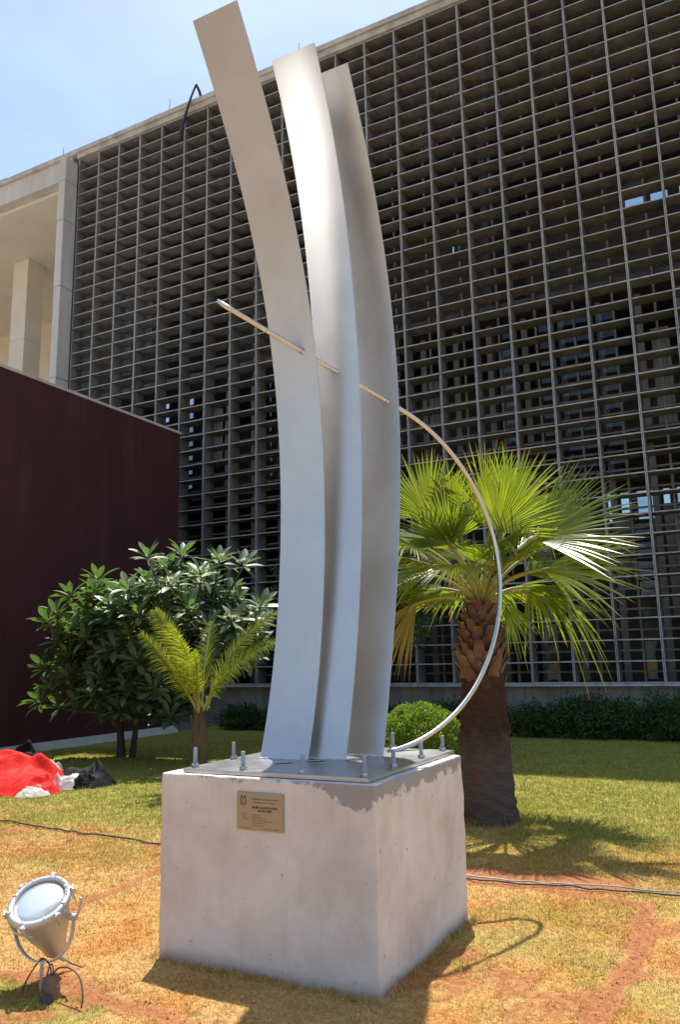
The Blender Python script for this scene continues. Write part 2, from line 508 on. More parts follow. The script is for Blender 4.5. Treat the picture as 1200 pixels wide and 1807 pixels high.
def coords(a, b, st, far):
    mid = np.arange(a, b+st*.5, st)
    out = []; d = st; p = b
    while p < far:
        d *= 1.35; p += d; out.append(p)
    lo = []; d = st; p = a
    while p > -far:
        d *= 1.35; p -= d; lo.append(p)
    return np.array(lo[::-1]+list(mid)+out)
gx = coords(-13.0, 1.6, .05, 700); gy = coords(1.6, 17.0, .05, 700)
GX, GY = np.meshgrid(gx, gy)
s_, g_ = lawn_fields(GX, GY)
near = ((GX > -13.5) & (GX < 2) & (GY > 1) & (GY < 17.5))
GZ = ((fbm(GX, GY, 3.0, 4, 3)-.5)*.035 + (fbm(GX, GY, 14, 3, 4)-.5)*.016 - s_*.012)*near - (1-near)*.01
gc = lawn_color(GX, GY, s_, g_, (fbm(GX, GY, 20, 3, 12)-.5)*.5)
nx, ny = len(gx), len(gy)
gv = np.stack([GX, GY, GZ], -1).reshape(-1, 3)
ii = (np.arange(ny-1)[:, None]*nx+np.arange(nx-1)[None]).reshape(-1)
gf = np.stack([ii, ii+1, ii+nx+1, ii+nx], -1)
def np_mesh(name, V, F, col=None, mats=None, smooth=True):
    me = bpy.data.meshes.new(name)
    k = F.shape[1]
    me.vertices.add(len(V)); me.vertices.foreach_set('co', V.astype(np.float32).ravel())
    me.loops.add(F.size); me.loops.foreach_set('vertex_index', F.astype(np.int32).ravel())
    me.polygons.add(len(F))
    me.polygons.foreach_set('loop_start', (np.arange(len(F))*k).astype(np.int32))
    me.update(calc_edges=True)
    me.polygons.foreach_set('use_smooth', np.full(len(F), smooth))
    if col is not None:
        a = me.color_attributes.new('Col', 'FLOAT_COLOR', 'POINT')
        c4 = np.concatenate([col, np.ones((len(V), 1))], 1)
        a.data.foreach_set('color', c4.astype(np.float32).ravel())
    if mats: me.materials.append(mats)
    me.validate()
    return me
lawn = obj('lawn', np_mesh('lawn', gv, gf, gc.reshape(-1, 3), ground_mat()))
tag(lawn, kind='structure', label='dry patchy lawn with bare red soil tracks around the pedestal', cat='lawn')

# paving added out of view round the lawn, toned for its bounce light
pv = MB()
for (a, b_, c, d_) in ((-60, 60, -60, -1.2), (6.5, 60, -1.2, 17.5), (-60, -12.3, 14.9, 60), (-60, -27.5, -1.2, 14.9), (4.7, 60, 17.5, 60), (-12.3, 4.7, 25, 60)):
    pv.box(a, b_, c, d_, -.05, .03)
tag(pv.build('bounce_paving', rough_mat('bounce_paving_tone', (.19, .148, .108), (.27, .212, .158), 1.5, .9, .3, 30)), kind='structure')

# grass blades
def ground_z(x, y):
    s, _ = lawn_fields(x, y)
    return (fbm(x, y, 3.0, 4, 3)-.5)*.035 + (fbm(x, y, 14, 3, 4)-.5)*.016 - s*.012
NB = 760000
th = rng.uniform(RAD(-62), RAD(12), NB)
dd = 2.3*np.exp(rng.uniform(0, 1, NB)**.92*math.log(16.6/2.3))
bx = dd*np.sin(th); by = dd*np.cos(th)
keep = (by < 16.3) & (bx > -12.15)
keep &= ~((bx > -3.11) & (bx < -1.73) & (by > 3.69) & (by < 5.03))
keep &= np.hypot(bx+2.46, by-7.9) > .27
bx, by, dd = bx[keep], by[keep], dd[keep]
s, g = lawn_fields(bx, by)
kk = rng.random(len(bx)) > s*.93
bx, by, dd, s, g = bx[kk], by[kk], dd[kk], s[kk], g[kk]
nb = len(bx)
clump = fbm(bx, by, 9, 3, 61)
fringe = np.maximum.reduce([-3.11-bx, bx+1.73, 3.69-by, by-5.03])
fringe = (fringe > 0) & (fringe < .035+.03*clump) | (np.hypot(bx+2.46, by-7.9) < .33)
hgt = (.007+.012*rng.random(nb)+.012*(clump-.5))*(1+.5*g)
hgt = np.where(fringe, hgt*rng.uniform(1.2, 2.8, nb)+.006, hgt)
hgt *= np.where(rng.random(nb) < .035, rng.uniform(1.4, 2.4, nb), 1)
hgt = np.maximum(hgt, .004)*np.clip(dd/5, .85, 1.5)
wid = np.clip(.0016*dd*.62, .0022, .010)*(.7+.6*rng.random(nb))
az = rng.uniform(0, 2*PI, nb); lean = rng.uniform(.1, 1.6, nb)*hgt
bz = ground_z(bx, by)-.003
faz = rng.uniform(0, 2*PI, nb)
dx, dy = np.cos(faz)*wid/2, np.sin(faz)*wid/2
V = np.empty((nb, 3, 3))
V[:, 0] = np.stack([bx-dx, by-dy, bz], -1)
V[:, 1] = np.stack([bx+dx, by+dy, bz], -1)
V[:, 2] = np.stack([bx+np.cos(az)*lean, by+np.sin(az)*lean, bz+hgt], -1)
j = rng.uniform(-.5, .5, nb)
bc = lawn_color(bx, by, s*.3, g, j)*(.60+.95*rng.random(nb)**1.5)[:, None]
bc = np.repeat(bc[:, None], 3, 1)
grass = obj('grass', np_mesh('grass', V.reshape(-1, 3), np.arange(nb*3).reshape(-1, 3), bc.reshape(-1, 3), ground_mat(True), smooth=False))
tag(grass, 'short dry straw and green grass blades of the lawn', 'grass', kind='stuff')

# ------------------------------------------------------------------ main building
B = empty('office_building', (-8, 17, 0))
tag(B, 'large modernist concrete building covered by a grid of sun breakers', 'building')
X0, PX, Z0, PZ, YF = -18.262, .8763, 1.02, .427, 17.0
NCOL, NROW = 25, 40
def fin_mesh():
    # front edge carries two narrow ribs with a groove between
    w = .023; d = .46
    p = [(-w, 0), (-.007, 0), (-.007, .012), (.007, .012), (.007, 0), (w, 0), (w, d), (-w, d)]
    m = MB(); z1 = NROW*PZ+.02
    V = [(x, y, 0) for x, y in p]+[(x, y, z1) for x, y in p]
    k = len(p)
    m.add(V, [(i, (i+1) % k, (i+1) % k+k, i+k) for i in range(k)]+[tuple(range(k))[::-1], tuple(range(k, 2*k))])
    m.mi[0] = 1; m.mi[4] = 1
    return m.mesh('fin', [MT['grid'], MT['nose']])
fme = fin_mesh()
for k in range(NCOL+1):
    o = obj('fin', fme, B, loc=Vector((X0+k*PX+8+random.uniform(-.004, .004), random.uniform(-.006, .006), Z0-.02)))
    o.rotation_euler = (0, random.uniform(-.0006, .0006), 0)
def shelf_mb(m, x, z, tilt=0, dy=0):
    a, b_ = x+.025, x+PX-.025
    t = .0125
    y0, y1 = YF+.012+dy, YF+.44
    V = [(a, y0, z-t), (b_, y0, z-t+tilt), (b_, y1, z-t+tilt), (a, y1, z-t), (a, y0, z+t), (b_, y0, z+t+tilt), (b_, y1, z+t+tilt), (a, y1, z+t)]
    m.add(V, [(0,3,2,1),(4,5,6,7),(0,1,5,4),(1,2,6,5),(2,3,7,6),(3,0,4,7)])
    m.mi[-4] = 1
sm = MB(); shelf_mb(sm, 0, 0); sm.v = [(x, y-YF, z) for x, y, z in sm.v]
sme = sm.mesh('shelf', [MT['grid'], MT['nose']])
rest = MB()
for c in range(NCOL):
    for r_ in range(NROW+1):
        x, z = X0+c*PX, Z0+r_*PZ
        if 13 <= c <= 20 and r_ <= 36:
            o = obj('shelf', sme, B, loc=Vector((x+8, random.uniform(-.004, .006), z)))
            o.rotation_euler = (random.uniform(-.006, .006), random.uniform(-.005, .005), 0)
        else:
            if r_ == NROW and c in (0,): continue
            shelf_mb(rest, x, z, random.uniform(-.004, .004), random.uniform(-.005, .005))
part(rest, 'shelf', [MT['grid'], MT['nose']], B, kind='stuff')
# bottom sill of the grid
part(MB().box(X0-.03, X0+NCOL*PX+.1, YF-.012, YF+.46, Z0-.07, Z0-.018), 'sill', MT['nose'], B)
# second grid: window posts at mid cell and rails at mid row
pm = MB().box(-.024, .024, 0, .07, 0, NROW*PZ).mesh('window_post', MT['rail'])
for k in range(NCOL):
    obj('window_post', pm, B, loc=Vector((X0+(k+.52)*PX+8, .53, Z0)))
rm = MB().box(0, NCOL*PX, 0, .06, -.020, .020).mesh('window_rail', MT['rail'])
for k in range(NROW):
    obj('window_rail', rm, B, loc=Vector((X0+8, .535, Z0+(k+.5)*PZ)))
# glass, four storeys
SH = 4.27
gm = MB().add([(0, 0, 0), (PX/2-.05, 0, 0), (PX/2-.05, 0, SH-.35), (0, 0, SH-.35),
               (0, .006, 0), (PX/2-.05, .006, 0), (PX/2-.05, .006, SH-.35), (0, .006, SH-.35)],
              [(0,3,2,1),(4,5,6,7),(0,1,5,4),(1,2,6,5),(2,3,7,6),(3,0,4,7)]).mesh('window_pane', MT['glass'])
for c in range(NCOL):
    for h in range(2):
        for st in range(4):
            if random.random() > (.24 if st < 2 else .0): continue
            o = obj('window_pane', gm, B, loc=Vector((X0+(c+.5*h+.02)*PX+.02+8, .64, Z0+st*SH+.05)))
            o.rotation_euler = (random.uniform(-.01, .01), 0, random.uniform(-.012, .012))
# floors, inner walls
SLABS = [Z0-.12, 6.45, 10.0, 15.75, Z0+4*SH+.15]
for z in SLABS:
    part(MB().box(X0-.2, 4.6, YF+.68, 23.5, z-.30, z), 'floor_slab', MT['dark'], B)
# rear wall with window openings where the sky shows through
rear = MB()
def wall_band(z0, z1, holes):
    x = X0-.2
    for (a, b_) in holes+[(4.6, 4.6)]:
        if a > x: rear.box(x, a, 22.4, 22.6, z0, z1)
        x = b_
wall_band(0, 5.17, [])
wall_band(5.17, 5.98, [(-3.25, -3.05), (-2.85, -2.62), (-2.42, -1.95), (-1.75, -1.58), (-1.40, -.72), (-.5, .3), (.6, 1.5)])
wall_band(5.98, 14.25, [])
wall_band(14.25, 15.12, [(-7.35, -7.24), (-6.75, -6.66), (-5.75, -5.5), (-2.02, -1.50), (-1.32, -.86), (-.55, .2), (.5, 1.4)])
wall_band(15.12, 18.4, [])
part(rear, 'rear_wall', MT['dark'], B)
gt, gn, gl_, gb = mat('tinted_rear_glass')
gtr = N(gn, 'ShaderNodeBsdfTransparent'); gtr.inputs[0].default_value = (.60, .68, .71, 1)
gl_.new(gtr.outputs[0], gn['Material Output'].inputs['Surface'])
for (a, b_, c, d_) in ((-3.3, 1.6, 5.1, 6.05), (-7.45, 1.6, 14.2, 15.2)):
    part(MB().box(a, b_, 22.49, 22.50, c, d_), 'rear_pane', gt, B)
for x in np.arange(X0+2.6, 4.5, 5.27):
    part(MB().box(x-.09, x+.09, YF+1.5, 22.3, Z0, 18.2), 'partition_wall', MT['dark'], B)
for k in range(1, 24):
    part(MB().box(X0+k*PX-.02, X0+k*PX+.12, YF+1.1, YF+1.2, Z0, 9.9), 'inner_post', MT['curtain'], B)
# pale blinds hanging in some bays
random.seed(21)
for c in range(1, 22):
    for st in range(4):
        if random.random() < .42:
            for q in range(random.choice((1, 1, 2))):
                x = X0+(c+random.uniform(.05, .6))*PX
                z1 = Z0+st*SH+SH-.4-random.uniform(0, .6); z0_ = z1-random.uniform(.8, 2.6)
                m = MB(); w = random.uniform(.2, .42); nf = 7
                V = []; F = []
                for i in range(nf+1):
                    yy = YF+.92+(.025 if i % 2 else -.0)
                    V += [(x+w*i/nf, yy, z0_), (x+w*i/nf, yy, z1)]
                F = [(2*i, 2*i+2, 2*i+3, 2*i+1) for i in range(nf)]
                m.add(V, F)
                V2 = [(a, b_+.008, c_) for a, b_, c_ in V]
                m.add(V2, [f[::-1] for f in F])
                part(m, 'curtain', MT['curtain'], B)
random.seed(8)
# board-marked plinth wall under the grid
xs = [-30.0]
x = X0
part(MB().box(X0-.2, 4.6, YF+.34, YF+.60, -.3, Z0-.10), 'plinth_core', MT['dark'], B)
while x < 4.4:
    w = random.choice((.52, .56, .60, .55, .78))
    part(MB().box(x+.006, x+w-.006, YF+.28+random.uniform(-.004, .004), YF+.338, -.1, Z0-.085), 'wall_panel', MT['wallbase'], B)
    x += w
# roof edge, soffit, upstand
rf = MB()
rf.box(X0-.05, 4.6, YF-.12, YF+6, 18.30, 18.42)
rf.box(X0-.05, 4.6, YF-.06, YF+6, 18.10+.02, 18.298)
part(rf, 'roof_slab', MT['roof'], B)
x = -26.0
while x < 4.5:      # coping pieces along the top of the roof edge
    w = random.uniform(1.6, 2.6)
    zt = 18.49+random.uniform(-.012, .012)
    part(MB().box(x+.012, min(x+w, 4.6)-.012, YF-.09+random.uniform(-.012, .012), YF+.5, 18.423, zt), 'coping', MT['roof'], B)
    x += w
# end pier in cast pieces
pz = [0, 4.2, 7.3, 10.35, 13.4, 15.7, 17.1, 17.93]
for a, b_ in zip(pz[:-1], pz[1:]):
    j_ = random.uniform(-.008, .008)
    part(bevel(MB().box(-18.60+j_, -18.305, 16.47+j_, 17.3, a+.008, b_-.008).mesh('pier_block', MT['pier']), .012, 1), 'pier_block', None, B)
part(MB().box(-18.58, -18.32, 16.5, 17.28, 0, 17.9), 'pier_core', MT['dark'], B)
# portico left of the pier
po = MB()
po.box(-34, -18.60, YF, YF+.35, 17.57, 18.298)
part(po, 'fascia_beam', MT['pier'], B)
part(MB().box(-34, X0-.06, YF-.1, YF+6, 18.30, 18.42), 'roof_edge', MT['roof'], B)
part(MB().box(-34, -18.35, YF+.352, 25, 17.45, 18.29), 'portico_ceiling', MT['cream'], B)
part(MB().box(-34, -18.35, 24.6, 25, 0, 17.448), 'portico_back_wall', MT['cream'], B)
part(MB().box(-18.6, -18.35, 17.32, 24.58, 0, 17.448), 'portico_side_wall', MT['cream'], B)
for xa in (-24.75, -31.2):
    for a, b_ in ((0, 5.2), (5.2, 9.7), (9.7, 14.1), (14.1, 17.448)):
        part(bevel(MB().box(xa, xa+.82, 19.9, 20.72, a+.004, b_-.004 if b_ < 17 else b_).mesh('column_block', MT['cream']), .01, 1), 'column_block', None, B)
# conduit along the pier
part(MB().tube([(-18.27, 16.98, 1.0), (-18.272, 16.975, 9.0), (-18.27, 16.97, 17.9)], .016, 6), 'conduit', MT['black'], B)

# things on the roof
for i, (x, z, lab) in enumerate(((-20.8, 18.62, 'thin lightning rod on the roof edge, leftmost in view above the portico'),
                          (-19.1, 18.95, 'thin lightning rod just left of the end pier of the roof'),
                          (-14.52, 19.02, 'thin lightning rod on the roof between the end pier and the black arm'),
                          (-9.83, 19.0, 'thin lightning rod on the roof behind the top of the middle blade'))):
    o = empty('lightning_rod', (x, YF+.05, 18.49))
    tag(o, lab, 'lightning rod', 'lightning rods on the roof edge')
    part(MB().tube([(x, YF+.05, 18.50), (x+.01, YF+.05, z)], [.014, .008], 6), 'rod', MT['rod'], o)
    part(MB().lathe([(.04, 0), (.04, .03), (.018, .05)], 8, Matrix.Translation((x, YF+.05, 18.485))), 'foot', MT['rod'], o)
A = empty('roof_hoist_arm', (-13.3, 16.9, 18.45))
tag(A, 'bent black hoist arm hanging over the roof edge in front of the grid', 'hoist arm')
part(MB().tube([(-13.27, 17.05, 18.45), (-13.28, 16.95, 18.7), (-13.34, 16.86, 18.90)], [.05, .045, .04], 8), 'mast', MT['black'], A)
part(MB().tube([(-13.34, 16.86, 18.90), (-13.47, 16.80, 18.5), (-13.62, 16.78, 18.05), (-13.76, 16.77, 17.55)], [.03, .032, .04, .045], 8), 'arm', MT['black'], A)
part(MB().tube([(-13.76, 16.77, 17.56), (-13.80, 16.77, 17.38), (-13.85, 16.77, 17.14)], [.055, .075, .055], 8), 'hook_block', MT['black'], A)

# ------------------------------------------------------------------ maroon block on the left
R_ = empty('maroon_annex', (-12.2, 9, 0))
tag(R_, 'windowless dark maroon annex wall with thin pale coping at the left', 'building')
part(MB().box(-27, -12.2, -6, 15.0, .16, 7.2), 'wall', MT['maroon'], R_)
part(MB().box(-27.02, -12.17, -6.02, 15.03, 7.202, 7.26), 'coping', MT['pier'], R_)
part(MB().box(-26.8, -12.4, -5.8, 14.8, 7.262, 7.28), 'roof', MT['roofgravel'], R_)
part(MB().box(-27, -12.14, -6, 15.05, -.1, .158), 'white_kerb', MT['white'], R_)

# ------------------------------------------------------------------ pedestal
PD = empty('pedestal', (-2.42, 4.36, 0))
tag(PD, 'large cubic pale plastered concrete pedestal with a small metal plaque', 'pedestal')
def pedestal_mesh():
    bm = bmesh.new()
    x0, x1, y0, y1, h = -3.098, -1.744, 3.700, 5.022, .978
    bmesh.ops.create_cube(bm, size=1)
    for v in bm.verts:
        v.co = Vector(((x0+x1)/2+v.co.x*(x1-x0), (y0+y1)/2+v.co.y*(y1-y0), (h-.08)/2-.0+v.co.z*(h+.08)))
    bmesh.ops.bevel(bm, geom=bm.edges[:], offset=.009, segments=3, affect='EDGES', profile=.5)
    bmesh.ops.subdivide_edges(bm, edges=[e for e in bm.edges if e.calc_length() > .5], cuts=70, use_grid_fill=True)
    me = bpy.data.meshes.new('block'); bm.to_mesh(me); bm.free()
    n = len(me.vertices); co = np.empty(n*3, np.float32); me.vertices.foreach_get('co', co); co = co.reshape(-1, 3)
    a = (fbm(co[:, 0]+co[:, 2]*1.3, co[:, 1]-co[:, 2]*.9, 5, 4, 7)-.5)
    b_ = (fbm(co[:, 1]+co[:, 2]*2.1, co[:, 0]*1.2+co[:, 2], 16, 3, 17)-.5)
    # amplitude stronger along the edges (hand-trowelled corners)
    ex = np.minimum(abs(co[:, 0]-x0), abs(co[:, 0]-x1)); ey = np.minimum(abs(co[:, 1]-y0), abs(co[:, 1]-y1)); ez = abs(co[:, 2]-h)
    near2 = (np.sort(np.stack([ex, ey, ez]), 0)[1] < .02)
    am = .005+.009*near2
    cx, cy = (x0+x1)/2, (y0+y1)/2
    co[:, 0] += (a+.5*b_)*am*np.sign(co[:, 0]-cx)
    co[:, 1] += (a*.8-.6*b_)*am*np.sign(co[:, 1]-cy)
    co[:, 2] += (b_*.6+a*.5)*am*(co[:, 2] > .9)
    me.vertices.foreach_set('co', co.ravel()); me.update()
    me.materials.append(MT['pedestal'])
    me.polygons.foreach_set('use_smooth', [True]*len(me.polygons))
    return me
part(pedestal_mesh(), 'block', None, PD)

# plaque with its lettering
def plaque_mat():
    m, n, l, b = mat('bronze_toned_plaque')
    b.inputs['Metallic'].default_value = 1
    b.inputs['Base Color'].default_value = (.30, .285, .275, 1)
    b.inputs['Roughness'].default_value = .3
    geo = n.new('ShaderNodeNewGeometry')
    mp = N(n, 'ShaderNodeMapping'); mp.inputs['Scale'].default_value = (4, 4, 300)
    l.new(geo.outputs['Position'], mp.inputs[0])
    no = N(n, 'ShaderNodeTexNoise', Scale=5, Detail=4); l.new(mp.outputs[0], no.inputs['Vector'])
    bp = N(n, 'ShaderNodeBump', Strength=.15, Distance=.001); l.new(no.outputs['Fac'], bp.inputs['Height']); l.new(bp.outputs[0], b.inputs['Normal'])
    return m
MT['plaque'] = plaque_mat()
MT['ink'] = flat('engraved_black_ink', (.012, .010, .010), .6)
MT['ink2'] = flat('engraved_worn_ink', (.10, .075, .06), .5)
PQ = part(bevel(MB().box(-2.566, -2.274, 3.6895, 3.696, .716, .907).mesh('plaque', MT['plaque']), .001, 1), 'plaque', None, PD)
def text(body, size, x, z, m, align='CENTER', bold=0.0, name='lettering'):
    cu = bpy.data.curves.new('txt', 'FONT')
    cu.body = body; cu.size = size; cu.align_x = align; cu.offset = bold; cu.extrude = .0002; cu.resolution_u = 2
    o = bpy.data.objects.new('txt', cu); COL.objects.link(o)
    bpy.context.view_layer.update()
    me = bpy.data.meshes.new_from_object(o.evaluated_get(bpy.context.evaluated_depsgraph_get()))
    bpy.data.objects.remove(o)
    me.transform(Matrix.Translation((x, 3.6889, z)) @ Matrix.Rotation(PI/2, 4, 'X'))
    me.materials.clear(); me.materials.append(m)
    part(me, name, None, PQ)
text('ASSEMBLEIA LEGISLATIVA DO', .0125, -2.388, .870, MT['ink2'])
text('ESTADO DE SÃO PAULO', .0125, -2.388, .853, MT['ink2'])
text('MUSEU DA ESCULTURA', .0150, -2.388, .827, MT['ink'], bold=.0005)
text('AO AR LIVRE', .0150, -2.388, .811, MT['ink'], bold=.0005)
def dashes(x, z, n, seed):
    rr = random.Random(seed); m = MB(); xx = x
    for i in range(n):
        w = rr.uniform(.002, .011)
        m.box(xx, xx+w, 3.6888, 3.6896, z, z+.0032); xx += w+.0022
    part(m, 'fine_print', MT['ink2'], PQ)
for i, (n_, z) in enumerate(((6, .792), (7, .783), (9, .774), (16, .763), (11, .751), (7, .738))): dashes(-2.468, z, n_, i)
for i, (n_, z) in enumerate(((2, .797), (2, .789), (3, .780), (3, .771))): dashes(-2.526, z, n_, i+20)
dashes(-2.545, .725, 9, 40); dashes(-2.40, .725, 11, 41)
em = MB()       # small crest: two curved sprays round an upright blade
for sgn in (-1, 1):
    for k in range(9):
        a = RAD(-70+k*17); r0 = .021
        cx, cz = -2.525+sgn*math.cos(a)*r0*.85, .864+math.sin(a)*r0*1.15
        em.obox((cx, 3.6891, cz), .0035, .0007, .009, Matrix.Rotation(sgn*(a*.9-.3), 3, 'Y'))
em.box(-2.5262, -2.5238, 3.6887, 3.6895, .846, .884)
em.box(-2.531, -2.519, 3.6886, 3.6894, .872, .8745)
part(em, 'crest', MT['ink'], PQ)

# ------------------------------------------------------------------ sculpture
S = empty('sculpture', (-2.4, 4.4, .98))
tag(S, 'tall abstract sculpture of three curved steel blades pierced by a tube ring', 'sculpture')
pl = MB(); pl.box(-2.98, -1.80, 3.745, 5.050, .981, 1.003)
plo = part(bevel(pl.mesh('base_plate', MT['plate']), .0015, 1), 'base_plate', None, S)
MT['pit'] = flat('drilled_hole', (.02, .02, .022), .5, .3)
for (x, y) in ((-2.52, 4.10), (-2.375, 4.235), (-2.20, 4.40)):
    part(MB().lathe([(.050, 1.0032), (.050, 1.0036)], 28, Matrix.Translation((x, y, 0))), 'hole', MT['pit'], S)
    part(MB().lathe([(.050, 1.0034), (.0505, 1.0062), (.056, 1.0062), (.057, 1.0032)], 28, Matrix.Translation((x, y, 0)), cap0=False, cap1=False), 'hole_rim', MT['plate'], S)
C1 = [0.001333975605012417, -0.022990666239294515, 0.14401163782280485, -0.5103773995937456, 1.0561095096021533, 3.604988564418275]
C2 = [-0.00031305434456541223, 0.0023906308044749835, 0.0009914504730838877, -0.11739370175306668, 0.5630896048588155, 3.8991621120510995]
C3 = [5.037512177413063e-05, -0.00015616068532515312, -0.012861247470316273, 0.011066280679550473, 0.34257595605858043, 4.241854227455056]
for (c, xa, xb, zt) in ((C1, -2.802, -2.458, 5.665), (C2, -2.583, -2.240, 5.735), (C3, -2.444, -2.100, 5.686)):
    m = MB(); n = 72; V = []; F = []; T = .007; ws = (0, .004, .5, .996, 1)
    for i in range(n+1):
        z = 1.0032+(zt-1.0032)*i/n
        y = float(np.polyval(c, z)); dy = float(np.polyval(np.polyder(c), z))
        nv = Vector((0, 1, -dy)).normalized()*T
        for w in (0, 1):
            V.append((xa+(xb-xa)*w, y, z))
        for w in (0, 1):
            V.append((xa+(xb-xa)*w, y+nv.y, z+nv.z))
    for i in range(n):
        a = 4*i; b_ = a+4
        F += [(a, a+1, b_+1, b_), (a+3, a+2, b_+2, b_+3), (a+2, a, b_, b_+2), (a+1, a+3, b_+3, b_+1)]
    F += [(0, 2, 3, 1), (4*n, 4*n+1, 4*n+3, 4*n+2)]
    m.add(V, F)
    me = m.mesh('blade', MT['steel'])
    bm = bmesh.new(); bm.from_mesh(me)
    for f in bm.faces: f.smooth = True
    for e in bm.edges:
        if len(e.link_faces) == 2 and e.calc_face_angle(0) > .6: e.smooth = False
    bm.to_mesh(me); bm.free()
    part(me, 'blade', None, S)
    # weld bead at the foot
    y0 = float(np.polyval(c, 1.0032))
    part(MB().tube([(xa+(xb-xa)*k/14, y0+(.0035), 1.004) for k in range(15)], [.007+random.uniform(-.0015, .002) for _ in range(15)], 6), 'weld', MT['bolt'], S)
U = Vector((.497, .799, -.339)).normalized()
Nn = Vector((-.858, .510, -.056)); Nn = (Nn-U*Nn.dot(U)).normalized()
Vv = Nn.cross(U)
X3 = Vector((-2.134, 5.121, 3.402)); RR = 1.236
pts = [Vector((-2.891, 3.903, 3.919))+(X3-Vector((-2.891, 3.903, 3.919)))*k/12 for k in range(12)]
for k in range(0, 61):
    a = RAD(154.6)*k/60
    pts.append(X3+U*(.02+RR*math.sin(a))+Vv*(RR-RR*math.cos(a)))
pts[-1].z = max(pts[-1].z, 1.006)
part(MB().tube(pts, .0168, 16), 'tube', MT['tube'], S, smooth=True)
for p_, c_ in (((-2.559, 4.438, 3.692), C1), ((-2.39, 4.70, 3.575), C2), ((-2.191, 5.03, 3.44), C3)):
    q = Vector(p_)
    part(MB().lathe([(.0175, -.010), (.023, -.009), (.023, -.002), (.0175, 0)], 16, Matrix.Translation(q) @ U.to_track_quat('Z', 'Y').to_matrix().to_4x4(), cap0=False, cap1=False), 'collar', MT['bolt'], S)
# anchor bolts round the plate
bolt_m = MB()
prof = [(.0125, .0)]
z = 0.018
zz = []
while z < .098:
    zz += [(.0125, z), (.0112, z+.002)]; z += .004
bolt_m.lathe([(.0125, -.01)]+zz+[(.0122, .100), (.0105, .103)], 12)
bme = bolt_m.mesh('bolt', MT['bolt'], False)
nm = MB(); nm.lathe([(.023, .0), (.023, .0035)], 18); nm.lathe([(.0205, .0035), (.0215, .005), (.0215, .019), (.0195, .021)], 6)
nme = nm.mesh('nut', MT['bolt'])
bp_ = [(-2.935, 3.800), (-2.60, 3.800), (-2.215, 3.795), (-1.845, 3.790), (-2.938, 4.19), (-2.94, 4.60), (-2.94, 5.0), (-1.850, 4.18), (-1.852, 4.60), (-1.86, 4.99), (-2.215, 5.0), (-2.58, 5.0)]
for (x, y) in bp_:
    o = bpy.data.objects.new('bolt', bme); COL.objects.link(o); o.parent = S
    o.location = Vector((x, y, 1.0035))-S.location
    o.scale = (1, 1, random.uniform(.88, 1.06))
    o.rotation_euler = (random.uniform(-.03, .03), random.uniform(-.03, .03), random.uniform(0, 6))
    q = bpy.data.objects.new('nut', nme); COL.objects.link(q); q.parent = o

# ------------------------------------------------------------------ floodlight
MT['lens'] = None
def lens_mat():
    m, n, l, b = mat('floodlight_glass')
    tr = N(n, 'ShaderNodeBsdfTransparent'); tr.inputs[0].default_value = (.86, .90, .90, 1)
    gl = N(n, 'ShaderNodeBsdfGlossy', Roughness=.25); gl.inputs[0].default_value = (.95, .95, .93, 1)
    di = N(n, 'ShaderNodeBsdfDiffuse'); di.inputs[0].default_value = (.75, .78, .78, 1)
    geo = n.new('ShaderNodeNewGeometry'); no = N(n, 'ShaderNodeTexNoise', Scale=9, Detail=5)
    l.new(geo.outputs['Position'], no.inputs['Vector'])
    q = N(n, 'ShaderNodeMapRange'); q.inputs[3].default_value = .08; q.inputs[4].default_value = .36
    l.new(no.outputs['Fac'], q.inputs[0])
    fr = N(n, 'ShaderNodeFresnel', IOR=1.45)
    ms = n.new('ShaderNodeMixShader'); m2 = n.new('ShaderNodeMixShader')
    l.new(fr.outputs[0], ms.inputs[0]); l.new(tr.outputs[0], ms.inputs[1]); l.new(gl.outputs[0], ms.inputs[2])
    l.new(q.outputs[0], m2.inputs[0]); l.new(ms.outputs[0], m2.inputs[1]); l.new(di.outputs[0], m2.inputs[2])
    l.new(m2.outputs[0], n['Material Output'].inputs['Surface'])
    return m
MT['lens'] = lens_mat()
MT['reflector'] = flat('lamp_reflector', (.85, .86, .87), .22, 1)
FLN = Vector((.162, -.519, .839)).normalized()
FC = Vector((-3.392, 3.115, .408))
FL = empty('floodlight', (-3.345, 3.10, 0))
tag(FL, 'round cast aluminium garden floodlight on a stake tilted to the sky', 'floodlight')
FM = Matrix.Translation(FC) @ (Quaternion(FLN, 0) @ FLN.to_track_quat('Z', 'X')).to_matrix().to_4x4() @ Matrix.Diagonal((.82, .82, 1.17, 1))
hs = MB(); hs.lathe([(.176, -.004), (.174, -.02), (.168, -.05), (.155, -.10), (.128, -.16), (.098, -.215), (.080, -.25), (.072, -.285), (.05, -.31), (.02, -.315)], 40, FM, cap0=False)
part(hs, 'housing', MT['lampmetal'], FL, smooth=True)
rg = MB(); rg.lathe([(.160, -.006), (.160, .010), (.164, .014), (.186, .012), (.192, .004), (.194, -.012), (.186, -.022), (.172, -.020)], 48, FM, cap0=False, cap1=False)
rim = part(rg, 'rim', MT['lampmetal'], FL, smooth=True)
part(MB().lathe([(.0, .006), (.06, .0055), (.12, .003), (.1595, -.002), (.1595, -.006), (.0, -.002)], 40, FM, cap0=False, cap1=False), 'lens', MT['lens'], FL, smooth=True)
part(MB().lathe([(.157, -.012), (.142, -.05), (.11, -.10), (.07, -.145), (.02, -.165), (.0, -.165)], 36, FM, cap0=False, cap1=False), 'reflector', MT['reflector'], FL, smooth=True)
part(MB().lathe([(.018, -.16), (.020, -.11), (.036, -.085), (.040, -.06), (.030, -.035), (.0, -.026)], 20, FM, cap0=False, cap1=False), 'bulb', flat('bulb_glass', (.85, .85, .82), .15), FL, smooth=True)
